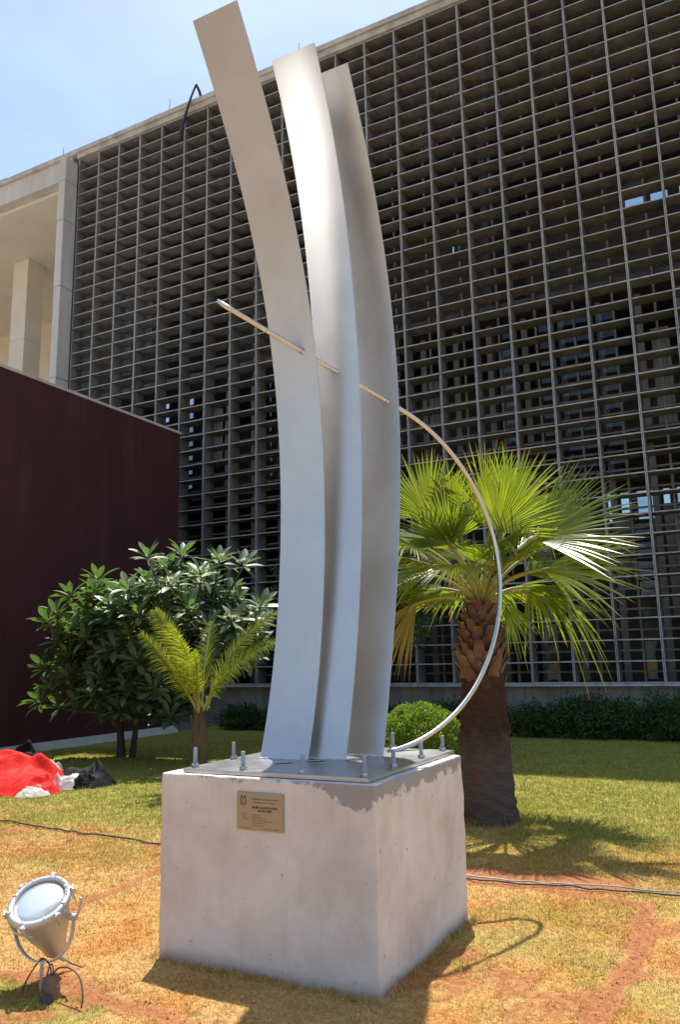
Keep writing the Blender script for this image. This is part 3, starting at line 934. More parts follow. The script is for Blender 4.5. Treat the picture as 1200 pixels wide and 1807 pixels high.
# embossed lettering-like studs on the rim, ribs, clamps
st = MB()
def on_rim(a, r, z): return FM @ Vector((r*math.cos(a), r*math.sin(a), z))
FR = FM.to_3x3()
TOPA = None
best = -9
for k in range(72):
    a = k*PI/36
    d_ = on_rim(a, 1, 0)-FC
    if d_.dot(u2)+.25*d_.dot(r2) > best: best = d_.dot(u2)+.25*d_.dot(r2); TOPA = a
for k in range(17):
    a = TOPA+(k-8)*.085
    st.obox(on_rim(a, .174+random.uniform(-.003, .003), .016), random.uniform(.008, .013), random.uniform(.004, .007), .004, FR @ Matrix.Rotation(a, 3, 'Z'))
part(st, 'embossing', MT['lampmetal'], rim)
for k in range(8):
    a = TOPA+k*PI/4+.5
    part(MB().obox(on_rim(a, .174, .0145), .024, .006, .006, FR @ Matrix.Rotation(a, 3, 'Z')), 'rib', MT['lampmetal'], rim)
for k in range(6):
    a = TOPA+k*PI/3+.62
    m = MB()
    m.obox(on_rim(a, .200, -.004), .026, .022, .034, FR @ Matrix.Rotation(a, 3, 'Z'))
    m.obox(on_rim(a, .196, -.034), .016, .012, .050, FR @ Matrix.Rotation(a, 3, 'Z'))
    qq = FR @ Matrix.Rotation(a, 3, 'Z')
    tdir = qq @ Vector((0, 1, 0)); c0 = on_rim(a, .206, .006)
    m.tube([c0-tdir*.020, c0+tdir*.020], .0075, 8)
    me = bevel(m.mesh('clamp', MT['lampmetal']), .002, 1)
    part(me, 'clamp', None, rim)
part(MB().tube([on_rim(TOPA+PI-.9+i*.17, .190, -.052) for i in range(11)], .006, 8), 'hinge_bar', MT['lampmetal'], rim)
# yoke
horiz = FLN.cross(Vector((0, 0, 1))).normalized()
if horiz.dot(r2) < 0: horiz = -horiz
piv = FC - FLN*.10
yk = MB()
low = Vector((-3.352, 3.115, .125))
prev = None
ypts = []
for k in range(25):
    a = PI*k/24
    p_ = piv + horiz*math.cos(a)*.166*(1 if abs(math.cos(a)) < .9 else 1)
    dn = (low-piv)
    ypts.append(p_+dn*(math.sin(a)**.8))
side = horiz.cross((low-piv).normalized()).normalized()
V = []; F = []
for i, p_ in enumerate(ypts):
    tt = (ypts[min(i+1, 24)]-ypts[max(i-1, 0)]).normalized(); nn = tt.cross(side).normalized()
    for (a_, b_) in ((-1, -1), (1, -1), (1, 1), (-1, 1)):
        V.append(p_+side*a_*.016+nn*b_*.003)
for i in range(24):
    for k in range(4):
        F.append((i*4+k, i*4+(k+1) % 4, (i+1)*4+(k+1) % 4, (i+1)*4+k))
F += [(3, 2, 1, 0), (96, 97, 98, 99)]
yk.add(V, F)
part(yk, 'yoke', MT['lampmetal'], FL)
for sg in (-1, 1):
    c0 = piv+horiz*sg*.160
    part(MB().tube([c0-horiz*sg*.02, c0+horiz*sg*.022], .017, 12), 'pivot_knob', MT['lampmetal'], FL)
c0 = piv+horiz*.182
part(MB().tube([c0, c0+u2*.03+r2*.012, c0+u2*.07+r2*.022, c0+u2*.10+r2*.022], .006, 8), 'lever', MT['lampmetal'], FL)
part(MB().tube([low+Vector((0, 0, .02)), low, Vector((-3.352, 3.112, -.05))], [.013, .0085, .0085], 10), 'stake', MT['lampmetal'], FL)
part(MB().lathe([(.016, 0), (.016, .012), (.010, .016)], 6, Matrix.Translation(low+Vector((0, 0, .004)))), 'nut', MT['lampmetal'], FL)
# cable gland under the housing and the lead
bot = FC-FLN*.315*1.17
part(MB().tube([bot, bot-FLN*.03+r2*.01, bot-FLN*.055+r2*.03], [.018, .014, .012], 10), 'cable_gland', MT['lampmetal'], FL)
g0 = bot-FLN*.055+r2*.03
def cord(name, pts, r, m, parent=None, sub=8):
    P_ = [Vector(p) for p in pts]; out = []
    for i in range(len(P_)-1):
        a, b_, c_, d_ = P_[max(i-1, 0)], P_[i], P_[i+1], P_[min(i+2, len(P_)-1)]
        for k in range(sub):
            t = k/sub
            out.append(.5*((2*b_)+(-a+c_)*t+(2*a-5*b_+4*c_-d_)*t*t+(-a+3*b_-3*c_+d_)*t**3))
    out.append(P_[-1])
    mm = MB().tube(out, r, 8)
    return part(mm, name, m, parent, smooth=True) if parent else mm
MT['lead'] = flat('grey_brown_cable', (.10, .075, .06), .55)
MT['cable'] = rough_mat('weathered_black_cable', (.02, .018, .016), (.09, .08, .07), 5, .55, .1, 80)
MT['cablew'] = rough_mat('pale_dusty_cable', (.12, .11, .10), (.5, .48, .46), 5, .5, .1, 80)
cord('lead', [g0, g0+Vector((.03, .02, -.02)), g0+Vector((.10, .06, -.05)), g0+Vector((.16, .09, -.10)), g0+Vector((.19, .08, -.17))], .0042, MT['lead'], FL)
BX = empty('junction_box', (-3.24, 3.08, 0))
tag(BX, 'small brown junction box with cable loops at the foot of the floodlight', 'junction box')
part(MB().lathe([(.040, -.03), (.040, .05), (.034, .062), (.034, .085), (.024, .092), (.024, .10)], 16, Matrix.Translation((-3.235, 3.075, 0))), 'box_body', rough_mat('brown_plastic', (.16, .10, .07), (.22, .14, .10), 9, .6, .1, 50), BX)
part(MB().lathe([(.028, 0), (.030, .03), (.026, .042)], 14, Matrix.Translation((-3.215, 3.045, -.005)) @ Matrix.Rotation(RAD(70), 4, 'X')), 'cap', MT['cable'], BX)
cord('cable_loop', [(-3.235, 3.075, .10), (-3.21, 3.09, .128), (-3.15, 3.10, .135), (-3.08, 3.10, .105), (-3.035, 3.08, .05), (-3.02, 3.06, -.01)], .0045, MT['lead'], BX)
cord('cable_loop', [(-3.24, 3.075, .10), (-3.27, 3.085, .14), (-3.33, 3.10, .15), (-3.38, 3.10, .11), (-3.42, 3.08, .04), (-3.43, 3.07, -.01)], .004, MT['lead'], BX)
cord('cable_loop', [(-3.235, 3.08, .095), (-3.26, 3.10, .125), (-3.30, 3.12, .12), (-3.32, 3.12, .06), (-3.33, 3.12, -.01)], .0035, MT['lead'], BX)

# ------------------------------------------------------------------ cables on the lawn
def ground_cable(line, m, r, off, lift, label, seed):
    rr = random.Random(seed); pts = []
    for i in range(len(line)-1):
        a, b_ = line[i], line[i+1]
        n = max(3, int(math.hypot(b_[0]-a[0], b_[1]-a[1])/.12))
        for k in range(n):
            t = k/n
            x = a[0]+(b_[0]-a[0])*t+rr.uniform(-.012, .012); y = a[1]+(b_[1]-a[1])*t+off+rr.uniform(-.014, .014)
            z = float(ground_z(np.array([x]), np.array([y]))[0])
            pts.append((x, y, z+.016+lift+rr.uniform(-.003, .006)))
    mm = cord('c', pts, r, None, sub=3)
    o = mm.build('ground_cable', m, smooth=True)
    tag(o, label, 'cable')
ground_cable(CABLE_L, MT['cable'], .0085, 0, 0, 'twisted dark cable lying on the grass left of the pedestal', 1)
ground_cable(CABLE_R, MT['cablew'], .005, .015, .004, 'pale dusty cable running right from the pedestal past the soil', 2)
ground_cable(CABLE_R, MT['cable'], .0065, -.045, 0, 'thin black cable beside the pale cable right of the pedestal', 3)

# ------------------------------------------------------------------ vegetation tools
class NPM:
    """numpy soup of identical quads/tris"""
    def __init__(s): s.V = []; s.F = []; s.n = 0; s.T = []
    def add(s, V, F, T=None):
        s.V.append(V); s.F.append(F+s.n); s.n += len(V)
        s.T.append(np.zeros(len(V)) if T is None else T)
    def mesh(s, name, m, smooth=False):
        me = np_mesh(name, np.concatenate(s.V), np.concatenate(s.F), None, m, smooth)
        a = me.attributes.new('t', 'FLOAT', 'POINT'); a.data.foreach_set('value', np.concatenate(s.T).astype(np.float32))
        return me
def leaf_soup(P, L, W, nrm=None, spread=1.0, seed=0):
    """small folded leaves: 4 verts, 2 tris, at points P"""
    r = np.random.default_rng(seed); n = len(P)
    d = r.normal(size=(n, 3))
    if nrm is not None: d = nrm*1.0+d*spread
    d /= np.linalg.norm(d, axis=1)[:, None]+1e-9
    o = r.normal(size=(n, 3)); s = np.cross(d, o); s /= np.linalg.norm(s, axis=1)[:, None]+1e-9
    up_ = np.cross(s, d)
    L = L*(.6+.8*r.random(n))[:, None]; W = W*(.7+.6*r.random(n))[:, None]
    a = P; b = P+d*L*.5+s*W*.5+up_*W*.18; c = P+d*L; e = P+d*L*.5-s*W*.5+up_*W*.18
    V = np.stack([a, b, c, e], 1).reshape(-1, 3)
    k = np.arange(n)[:, None]*4
    F = np.concatenate([k+np.array([[0, 1, 2]]), k+np.array([[0, 2, 3]])], 0)
    return V, F

MT['plum'] = leaf_mat('frangipani_leaf', (.060, .094, .046), (.155, .200, .100), (1.5, 2.2, .6), rough=.44, mixf=.28, pos_scale=9, spec=.95)
MT['fan'] = leaf_mat('fan_palm_leaf', (.060, .110, .015), (.185, .225, .030), (2.6, 2.5, .8), rough=.32, tip=(.22, .07, .02), mixf=.45, pos_scale=3, spec=.6)
MT['date'] = leaf_mat('date_palm_leaf', (.10, .165, .025), (.27, .31, .045), (2.2, 2.0, .7), rough=.4, tip=(.22, .14, .03), mixf=.45, pos_scale=4)
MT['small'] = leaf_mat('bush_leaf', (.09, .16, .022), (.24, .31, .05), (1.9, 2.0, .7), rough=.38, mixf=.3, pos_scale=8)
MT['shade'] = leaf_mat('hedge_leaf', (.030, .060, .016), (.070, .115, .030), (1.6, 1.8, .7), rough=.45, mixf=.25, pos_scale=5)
MT['petiole'] = rough_mat('palm_petiole', (.22, .24, .06), (.36, .34, .10), 8, .5, .1, 40)
MT['bark'] = rough_mat('grey_branch_bark', (.04, .035, .03), (.08, .07, .058), 12, .85, .3, 60)
MT['petal'] = flat('frangipani_petal', (.82, .78, .60), .5)

# ------------------------------------------------------------------ fan palm
def fan_frond(hub, axis, normal, Rr, span, n, droop, seed, crown, parent, keep_pet=True, old=False):
    r = random.Random(seed)
    hub = Vector(hub); a = Vector(axis).normalized(); nv = Vector(normal); nv = (nv-a*nv.dot(a)).normalized(); s = nv.cross(a)
    m = MB(); K = 9
    hw = RAD(span)/n/2*1.12
    for i in range(n):
        th_ = RAD(span)*((i+.5)/n-.5)
        L = Rr*(.84+.16*math.cos(th_*.9))*r.uniform(.84, 1.06)
        split = r.uniform(.42, .58)
        tw = r.uniform(-.10, .10); tipd = r.uniform(0, 1)**3*1.6
        d = a*math.cos(th_)+s*math.sin(th_)
        side_ = -a*math.sin(th_)+s*math.cos(th_)
        V = []; T = []
        for k in range(K):
            t = k/(K-1)
            bend = -(abs(droop)*(t**2.4)+.10*tipd*max(0, t-.55))*L*(1+tipd)
            cup = nv*(.10*L*math.sin(th_)**2*t)
            p_ = hub+d*(L*t*(1-.10*droop*t*t))+cup+Vector((0, 0, bend))+side_*(tw*L*max(0, t-split)*.35)
            if t <= split: w = math.tan(hw)*L*t
            else:
                q = (t-split)/(1-split); w = math.tan(hw)*L*split*(1-q**1.5)*1.0
            w = max(w, .0012)
            ridge = nv*(w*.55)
            V += [p_-side_*w-ridge*.5, p_+ridge*.5, p_+side_*w-ridge*.5]; T += [t]*3
        F = []
        for k in range(K-1):
            b0 = k*3; b1 = b0+3
            F += [(b0, b0+1, b1+1, b1), (b0+1, b0+2, b1+2, b1+1)]
        m.add(V, F, 0, T)
    o = part(m, 'frond', MT['fan'] if not old else MT['oldfan'], parent)
    if keep_pet:
        c = Vector(crown); mid = (c+hub)/2+Vector((0, 0, .10*(hub-c).length))
        part(cordmb([c, mid, hub, hub+a*Rr*.22], [.024, .018, .014, .006]), 'petiole', MT['petiole'], o, smooth=True)
    return o
def cordmb(pts, rads, sub=5, n=7):
    P_ = [Vector(p) for p in pts]; out = []; ro = []
    for i in range(len(P_)-1):
        a, b_, c_, d_ = P_[max(i-1, 0)], P_[i], P_[i+1], P_[min(i+2, len(P_)-1)]
        for k in range(sub):
            t = k/sub
            out.append(.5*((2*b_)+(-a+c_)*t+(2*a-5*b_+4*c_-d_)*t*t+(-a+3*b_-3*c_+d_)*t**3)); ro.append(rads[i]+(rads[i+1]-rads[i])*t)
    out.append(P_[-1]); ro.append(rads[-1])
    return MB().tube(out, ro, n)
MT['oldfan'] = leaf_mat('yellowing_palm_leaf', (.20, .17, .03), (.34, .26, .05), (1.6, 1.4, .6), rough=.45, tip=(.20, .09, .03), mixf=.4, pos_scale=3)
PALM = empty('fan_palm', (-2.47, 7.9, 0))
tag(PALM, 'stout fan palm with brown fibrous trunk and green fan fronds behind the ring', 'palm tree')
def trunk_mat():
    m, n, l, b = mat('fibrous_palm_trunk')
    geo = n.new('ShaderNodeNewGeometry'); sep = n.new('ShaderNodeSeparateXYZ'); l.new(geo.outputs['Position'], sep.inputs[0])
    no = N(n, 'ShaderNodeTexNoise', Scale=6, Detail=8, Roughness=.7); l.new(geo.outputs['Position'], no.inputs['Vector'])
    mr = N(n, 'ShaderNodeMapRange'); mr.inputs[1].default_value = .35; mr.inputs[2].default_value = 1.6; l.new(sep.outputs[2], mr.inputs[0])
    ad = N(n, 'ShaderNodeMath', operation='MULTIPLY_ADD'); ad.inputs[1].default_value = .7
    l.new(no.outputs['Fac'], ad.inputs[0]); l.new(mr.outputs[0], ad.inputs[2])
    r = ramp(n, [(.25, (.135, .110, .095)), (.55, (.135, .106, .090)), (.85, (.080, .050, .037)), (1.0, (.10, .052, .034))])
    l.new(ad.outputs[0], r.inputs[0])
    # red earth rubbed on, pale lichen
    n2 = N(n, 'ShaderNodeTexNoise', Scale=3.1, Detail=5); l.new(geo.outputs['Position'], n2.inputs['Vector'])
    r2_ = ramp(n, [(.60, (0, 0, 0)), (.70, (1, 1, 1))]); l.new(n2.outputs['Fac'], r2_.inputs[0])
    mx = N(n, 'ShaderNodeMixRGB'); mx.inputs[2].default_value = (.17, .095, .060, 1); l.new(r2_.outputs[0], mx.inputs[0]); l.new(r.outputs[0], mx.inputs[1])
    mp = N(n, 'ShaderNodeMapping'); mp.inputs['Scale'].default_value = (1, 1, 9); l.new(geo.outputs['Position'], mp.inputs[0])
    fi = N(n, 'ShaderNodeTexNoise', Scale=9, Detail=8, Roughness=.75); l.new(mp.outputs[0], fi.inputs['Vector'])
    rf_ = ramp(n, [(.3, (.6, .6, .6)), (.7, (1.35, 1.3, 1.25))]); l.new(fi.outputs['Fac'], rf_.inputs[0])
    mu = N(n, 'ShaderNodeMixRGB', blend_type='MULTIPLY'); mu.inputs[0].default_value = 1; l.new(mx.outputs[0], mu.inputs[1]); l.new(rf_.outputs[0], mu.inputs[2])
    l.new(mu.outputs[0], b.inputs['Base Color']); b.inputs['Roughness'].default_value = .95
    b.inputs['Specular IOR Level'].default_value = .1
    bp = N(n, 'ShaderNodeBump', Strength=.9, Distance=.03); l.new(fi.outputs['Fac'], bp.inputs['Height']); l.new(bp.outputs[0], b.inputs['Normal'])
    return m
MT['trunk'] = trunk_mat()
tp = [(-2.455, -.1, .275), (-2.46, 0, .268), (-2.475, .2, .262), (-2.487, .45, .257), (-2.492, .75, .250), (-2.488, 1.0, .232), (-2.482, 1.25, .214), (-2.478, 1.45, .204), (-2.482, 1.6, .186), (-2.484, 1.8, .150), (-2.475, 2.0, .11), (-2.46, 2.15, .08)]
def trunk_mesh():
    V = []; F = []; n = 56; rows = 110
    zs = np.linspace(-.1, 2.15, rows); X = np.interp(zs, [t[1] for t in tp], [t[0] for t in tp]); Rr = np.interp(zs, [t[1] for t in tp], [t[2] for t in tp])
    for i in range(rows):
        for k in range(n):
            a = 2*PI*k/n
            k2 = k % n
            f = 1+.06*(float(vnoise(np.array(math.cos(a)*2.2+5), np.array(math.sin(a)*2.2+zs[i]*5), 1, 3))-.5)+(.10+.10*(zs[i] > .7))*(float(vnoise(np.array(math.cos(a)*6+zs[i]*28), np.array(math.sin(a)*6+zs[i]*22), 1, 5))-.5)
            V.append((X[i]+math.cos(a)*Rr[i]*f, 7.9+math.sin(a)*Rr[i]*f, zs[i]))
    for i in range(rows-1):
        for k in range(n):
            F.append((i*n+k, i*n+(k+1) % n, (i+1)*n+(k+1) % n, (i+1)*n+k))
    m = MB(); m.add(V, F); return m.mesh('trunk', MT['trunk'], True)
part(trunk_mesh(), 'trunk', None, PALM)
# cut leaf bases, criss-crossed
MT['boot'] = rough_mat('cut_leaf_base', (.05, .025, .016), (.27, .145, .080), 6, .8, .5, 60)
random.seed(5)
def boot_mesh():
    m = MB()
    V = []; T = []
    for (y, z, w, t) in ((0, -.10, .075, .012), (.022, -.03, .062, .02), (.05, .03, .042, .02), (.085, .075, .036, .014)):
        V += [(-w, y, z), (0, y-.012, z), (w, y, z), (w*.9, y+t, z+t*.5), (0, y+t+.010, z+t*.6), (-w*.9, y+t, z+t*.5)]
    F = []
    for i in range(3):
        for k in range(6): F.append((i*6+k, i*6+(k+1) % 6, (i+1)*6+(k+1) % 6, (i+1)*6+k))
    F.append((18, 19, 20, 21, 22, 23)); F.append((5, 4, 3, 2, 1, 0))
    m.add(V, F); return m.mesh('leaf_base', MT['boot'])
bmesh_ = boot_mesh()
gi = 0
for ring in range(-2, 9):
    z = 1.50+ring*.073
    cx = np.interp(z, [t[1] for t in tp], [t[0] for t in tp]); rr = np.interp(z, [t[1] for t in tp], [t[2] for t in tp])
    for k in range(9):
        a = 2*PI*(k+.5*(ring % 2))/9+random.uniform(-.07, .07)
        if ring < 0 and random.random() < (.6 if ring == -1 else .92): continue
        o = bpy.data.objects.new('leaf_base', bmesh_); COL.objects.link(o); o.parent = PALM
        o.location = Vector((cx+math.cos(a)*rr*.93, 7.9+math.sin(a)*rr*.93, z))-PALM.location
        o.rotation_euler = (random.uniform(-.15, .2), random.uniform(-.15, .15), a-PI/2)
        sc = random.uniform(.85, 1.2); o.scale = (sc*1.1, sc, sc*random.uniform(.8, 1.2))
CR = (-2.455, 7.9, 2.12)
toC = Vector((0.24, -.95, .15))       # roughly towards the viewer's side
FR_ = [ # hub, axis, normal, R, span, n, droop
 ((-2.86, 7.55, 3.02), (-.12, -.15, 1), (.25, -1, .1), .78, 150, 36, .05),
 ((-2.95, 7.35, 2.70), (-.35, -.5, .25), (.1, -.5, 1), .62, 190, 38, .18),
 ((-2.27, 7.80, 2.95), (.22, .1, 1), (1, -.5, .1), .92, 90, 30, .04),
 ((-2.06, 7.75, 2.98), (.55, .0, .95), (.6, -1, .1), .84, 100, 30, .08),
 ((-1.76, 7.55, 2.70), (.85, -.05, .36), (-.2, -1, .55), 1.06, 118, 36, .05),
 ((-1.72, 7.50, 2.40), (.95, -.2, .02), (.1, -.75, 1), 1.04, 100, 32, .08),
 ((-2.47, 7.30, 2.48), (.0, -.9, -.15), (.05, -.4, 1), .60, 190, 38, .30),
 ((-2.95, 7.60, 2.45), (-.8, -.2, -.15), (.0, -.35, 1), .74, 150, 36, .25),
 ((-2.85, 8.35, 2.75), (-.5, .5, .5), (.3, -.2, 1), .85, 140, 32, .15),
 ((-2.30, 8.45, 2.95), (.15, .6, .8), (0, -1, .6), .90, 130, 32, .08),
 ((-1.90, 8.30, 2.70), (.7, .5, .35), (-.2, -.6, 1), .95, 130, 34, .18),
 ((-2.10, 7.40, 2.78), (.45, -.3, .9), (.35, -1, .2), .72, 150, 38, .04),
 ((-2.60, 7.42, 2.72), (-.25, -.35, .9), (-.2, -1, .3), .64, 160, 38, .04),
 ((-2.60, 7.55, 3.00), (-.05, -.2, 1), (-.5, -1, .2), .66, 110, 30, .05),
 ((-3.05, 7.85, 2.78), (-.8, -.05, .35), (.3, -.5, 1), .74, 140, 32, .20),
 ((-2.15, 7.45, 2.60), (.5, -.6, .35), (.0, -.7, 1), .60, 150, 34, .20),
 ((-2.60, 8.35, 2.35), (-.3, .8, -.1), (.0, .3, 1), .80, 150, 30, .40),
 ((-2.0, 8.25, 2.30), (.6, .6, -.2), (.0, .2, 1), .85, 140, 30, .45),
]
random.seed(44)
for k in range(15):      # inner, partly folded young fans and older drooping ones filling the crown
    a = k*2.4+.6; e = random.uniform(-.10, .85)
    ax = Vector((math.cos(a)*math.cos(e), math.sin(a)*math.cos(e), math.sin(e)))
    hub = Vector((-2.42, 7.9, 2.30))+ax*random.uniform(.30, .62)
    nr = Vector((-ax.x*ax.z, -ax.y*ax.z, 1-ax.z**2))+Vector((random.uniform(-.6, .6), random.uniform(-.9, .2), 0))
    FR_.append((tuple(hub), tuple(ax), tuple(nr), random.uniform(.50, .74), random.uniform(100, 175), 34, random.uniform(.04, .26)))
for i, f_ in enumerate(FR_):
    fan_frond(*f_, 100+i, CR, PALM)
for i, (h_, ax, R1, dr) in enumerate((((-3.05, 7.6, 2.15), (-.6, -.1, -.7), .62, .3), ((-2.15, 7.7, 2.10), (.5, -.1, -.7), .42, .2))):
    fan_frond(h_, ax, (.1, -1, .3), R1, 70, 18, dr, 300+i, CR, PALM, old=(i == 0))

# ------------------------------------------------------------------ young date palm
DP = empty('young_date_palm', (-6.76, 8.71, 0))
tag(DP, 'young feather palm with yellow green arching fronds before the frangipani', 'palm tree')
def pinnate(p0, p1, p2, n, ll, seed, name='frond', planenrm=(0, -1, .3)):
    r = random.Random(seed); m = MB()
    P0, P1, P2 = Vector(p0), Vector(p1), Vector(p2)
    bez = lambda t: P0*(1-t)**2+P1*2*t*(1-t)+P2*t*t
    pts_ = [bez(k/20) for k in range(21)]
    o = None
    nv0 = Vector(planenrm).normalized()
    for i in range(n):
        t = .16+.84*(i/(n-1))
        c = bez(t); tg = (bez(min(t+.02, 1))-bez(t-.02)).normalized()
        s = tg.cross(nv0).normalized(); nn = s.cross(tg)
        L = ll*math.sin(PI*min(.98, .18+.78*t))**.6*r.uniform(.85, 1.1)
        for sg in (-1, 1):
            d = (tg*.85+s*sg*r.uniform(.55, .85)+nn*r.uniform(-.05, .45)).normalized()
            w = .0085; sd = d.cross(nn).normalized()
            V = []; T = []
            for k in range(5):
                q = k/4; ww = w*(1-q**1.6)*(.55+.45*min(1, q*4))+.0006
                pc = c+d*L*q+Vector((0, 0, -.30*L*q*q))
                V += [pc-sd*ww, pc+nn*ww*.4, pc+sd*ww]; T += [q]*3
            F = []
            for k in range(4):
                b0 = k*3
                F += [(b0, b0+1, b0+4, b0+3), (b0+1, b0+2, b0+5, b0+4)]
            m.add(V, F, 0, T)
    o = part(m, name, MT['date'], DP)
    part(MB().tube(pts_, [.018*(1-k/20)+.003 for k in range(21)], 6), 'rachis', MT['petiole'], o, smooth=True)
DSC = lambda v: (v[0]*.80+.09, v[1]*.80, 1.6+(v[2]-1.6)*.80)
DF = [((-8.42, 10.85, .75), (-8.60, 10.6, 1.9), (-9.12, 10.5, 2.48), 58, .34, (.2, -1, .5)),
      ((-8.40, 10.85, .80), (-8.35, 10.6, 1.7), (-8.30, 9.9, 2.20), 56, .36, (0, -1, .35)),
      ((-8.35, 10.85, .80), (-7.9, 10.7, 1.55), (-6.62, 10.5, 1.92), 62, .34, (-.1, -1, .6)),
      ((-8.35, 10.95, .80), (-8.1, 11.1, 1.9), (-7.25, 11.4, 2.40), 54, .32, (-.1, -1, .5)),
      ((-8.45, 10.95, .80), (-8.6, 11.2, 1.7), (-8.75, 11.6, 2.30), 50, .32, (0, -1, .4)),
      ((-8.40, 10.80, .78), (-8.1, 10.4, 1.4), (-7.75, 9.8, 1.75), 46, .32, (-.2, -.8, .8)),
      ((-8.42, 10.80, .80), (-8.5, 10.2, 1.6), (-8.70, 9.7, 2.05), 46, .30, (.2, -.8, .8))]
for i, f_ in enumerate(DF): pinnate(DSC(f_[0]), DSC(f_[1]), DSC(f_[2]), int(f_[3]*1.35), f_[4]*.92, 40+i, planenrm=f_[5])
MT['sheath'] = rough_mat('date_palm_sheath', (.055, .035, .022), (.16, .10, .055), 14, .9, .7, 50, streak=True)
tm = MB().tube([(-6.68, 8.71, -.05), (-6.68, 8.71, .3), (-6.665, 8.70, .6), (-6.65, 8.69, .93), (-6.64, 8.685, 1.08)], [.115, .105, .09, .07, .035], 14)
part(tm, 'trunk', MT['sheath'], DP, smooth=True)
random.seed(9)
for k in range(19):
    a = k*2.4; z = .05+.05*k; rr = .155-.0052*k
    x, y = -6.67+math.cos(a)*rr*.66, 8.70+math.sin(a)*rr*.66
    part(cordmb([(x, y, z), (x+math.cos(a)*.02, y+math.sin(a)*.02, z+.14), (x+math.cos(a)*.05, y+math.sin(a)*.05, z+.26)], [.024, .019, .009], 3, 6), 'leaf_base', MT['sheath'], DP)

# ------------------------------------------------------------------ frangipani
PT = empty('frangipani_tree', (-9.95, 10.8, 0))
tag(PT, 'broad frangipani tree with leathery leaf rosettes and white flowers by maroon wall', 'tree')
ROS = [(-9.029, 10.3, 3.383), (-9.16, 11.38, 3.53), (-8.242, 11.26, 3.336), (-7.638, 11.14, 3.216), (-10.841, 11.02, 3.156), (-11.428, 10.9, 2.88), (-10.352, 10.78, 2.837), (-9.545, 10.66, 2.764), (-9.28, 10.54, 2.998), (-8.584, 10.42, 2.862), (-7.906, 10.3, 2.994), (-8.06, 11.38, 2.814), (-8.394, 11.26, 2.652), (-8.92, 11.14, 2.586), (-7.209, 11.02, 2.497), (-11.111, 10.137, 2.358), (-10.752, 10.78, 2.432), (-9.876, 10.66, 2.521), (-7.414, 10.54, 2.246), (-10.928, 10.42, 1.384), (-10.149, 10.3, 1.092), (-11.753, 10.583, 0.943), (-11.058, 11.26, 1.542), (-10.275, 11.14, 1.446), (-9.293, 11.02, 0.686), (-9.529, 10.9, 2.69), (-11.108, 10.78, 2.221), (-9.967, 10.66, 1.964), (-8.966, 10.54, 1.609), (-11.49, 10.42, 1.563), (-9.211, 10.3, 2.392), (-9.415, 11.38, 2.309), (-8.711, 11.26, 2.365), (-11.179, 10.36, 2.523), (-11.715, 11.02, 0.83), (-10.486, 10.9, 0.719)]
FLOWERS = (9, 10, 3, 20, 18, 2)
random.seed(13)
extra = []
while len(extra) < 150:
    u = Vector((random.gauss(0, 1), random.gauss(0, 1), random.gauss(0, 1))).normalized()*random.uniform(.45, 1.0)**.6
    p_ = Vector((-9.65, 11.25, 2.02))+Vector((u.x*2.15, u.y*1.1, u.z*1.42))
    if p_.x < -11.9 or (p_.z > 2.2-.55*(p_.x+9.6)*0 and p_.z > 3.1 and p_.x < -9.6): continue
    if (p_.x > -8.9 and p_.z < 1.5) or p_.z < .75: continue
    extra.append(tuple(p_))
while len(extra) < 200:      # the lower left of the crown, hanging close to the ground
    u = Vector((random.gauss(0, 1), random.gauss(0, 1), random.gauss(0, 1))).normalized()*random.uniform(.4, 1.0)
    extra.append((-10.75+u.x*1.15, 11.0+u.y*.8, 1.45+u.z*.82))
while len(extra) < 228:
    extra.append((random.uniform(-11.4, -8.9), 11.0+random.uniform(-.6, .7), random.uniform(.62, 1.25)))
while len(extra) < 246:
    extra.append((random.uniform(-10.6, -9.4), 10.9+random.uniform(-.6, .5), random.uniform(1.7, 2.9)))
def pleaf(L, W, bend):
    m = MB(); K = 7; V = []
    for k in range(K):
        t = k/(K-1)
        w = W/2*(math.sin(PI*min(1, t**1.25*.98+.02))**.75) if 0 < t < 1 else .002
        z = -bend*L*t*t
        V += [(-w, L*t, z+w*.28), (0, L*t, z), (w, L*t, z+w*.28)]
    F = []
    for k in range(K-1):
        b0 = k*3
        F += [(b0, b0+1, b0+4, b0+3), (b0+1, b0+2, b0+5, b0+4)]
    m.add(V, F); return m.mesh('leaf', MT['plum'], True)
PL = [pleaf(.31, .105, .12), pleaf(.28, .096, .22), pleaf(.34, .110, .30), pleaf(.25, .090, .05)]
rest = NPM(); nleaf = 0
pdat = []
for me in PL:
    co = np.empty(len(me.vertices)*3, np.float32); me.vertices.foreach_get('co', co)
    fs = np.array([list(p.vertices) for p in me.polygons]); pdat.append((co.reshape(-1, 3), fs))
allr = [(v[0]*.935, v[1]*.935, 1.6+(v[2]-1.6)*.935) for v in ROS+extra]
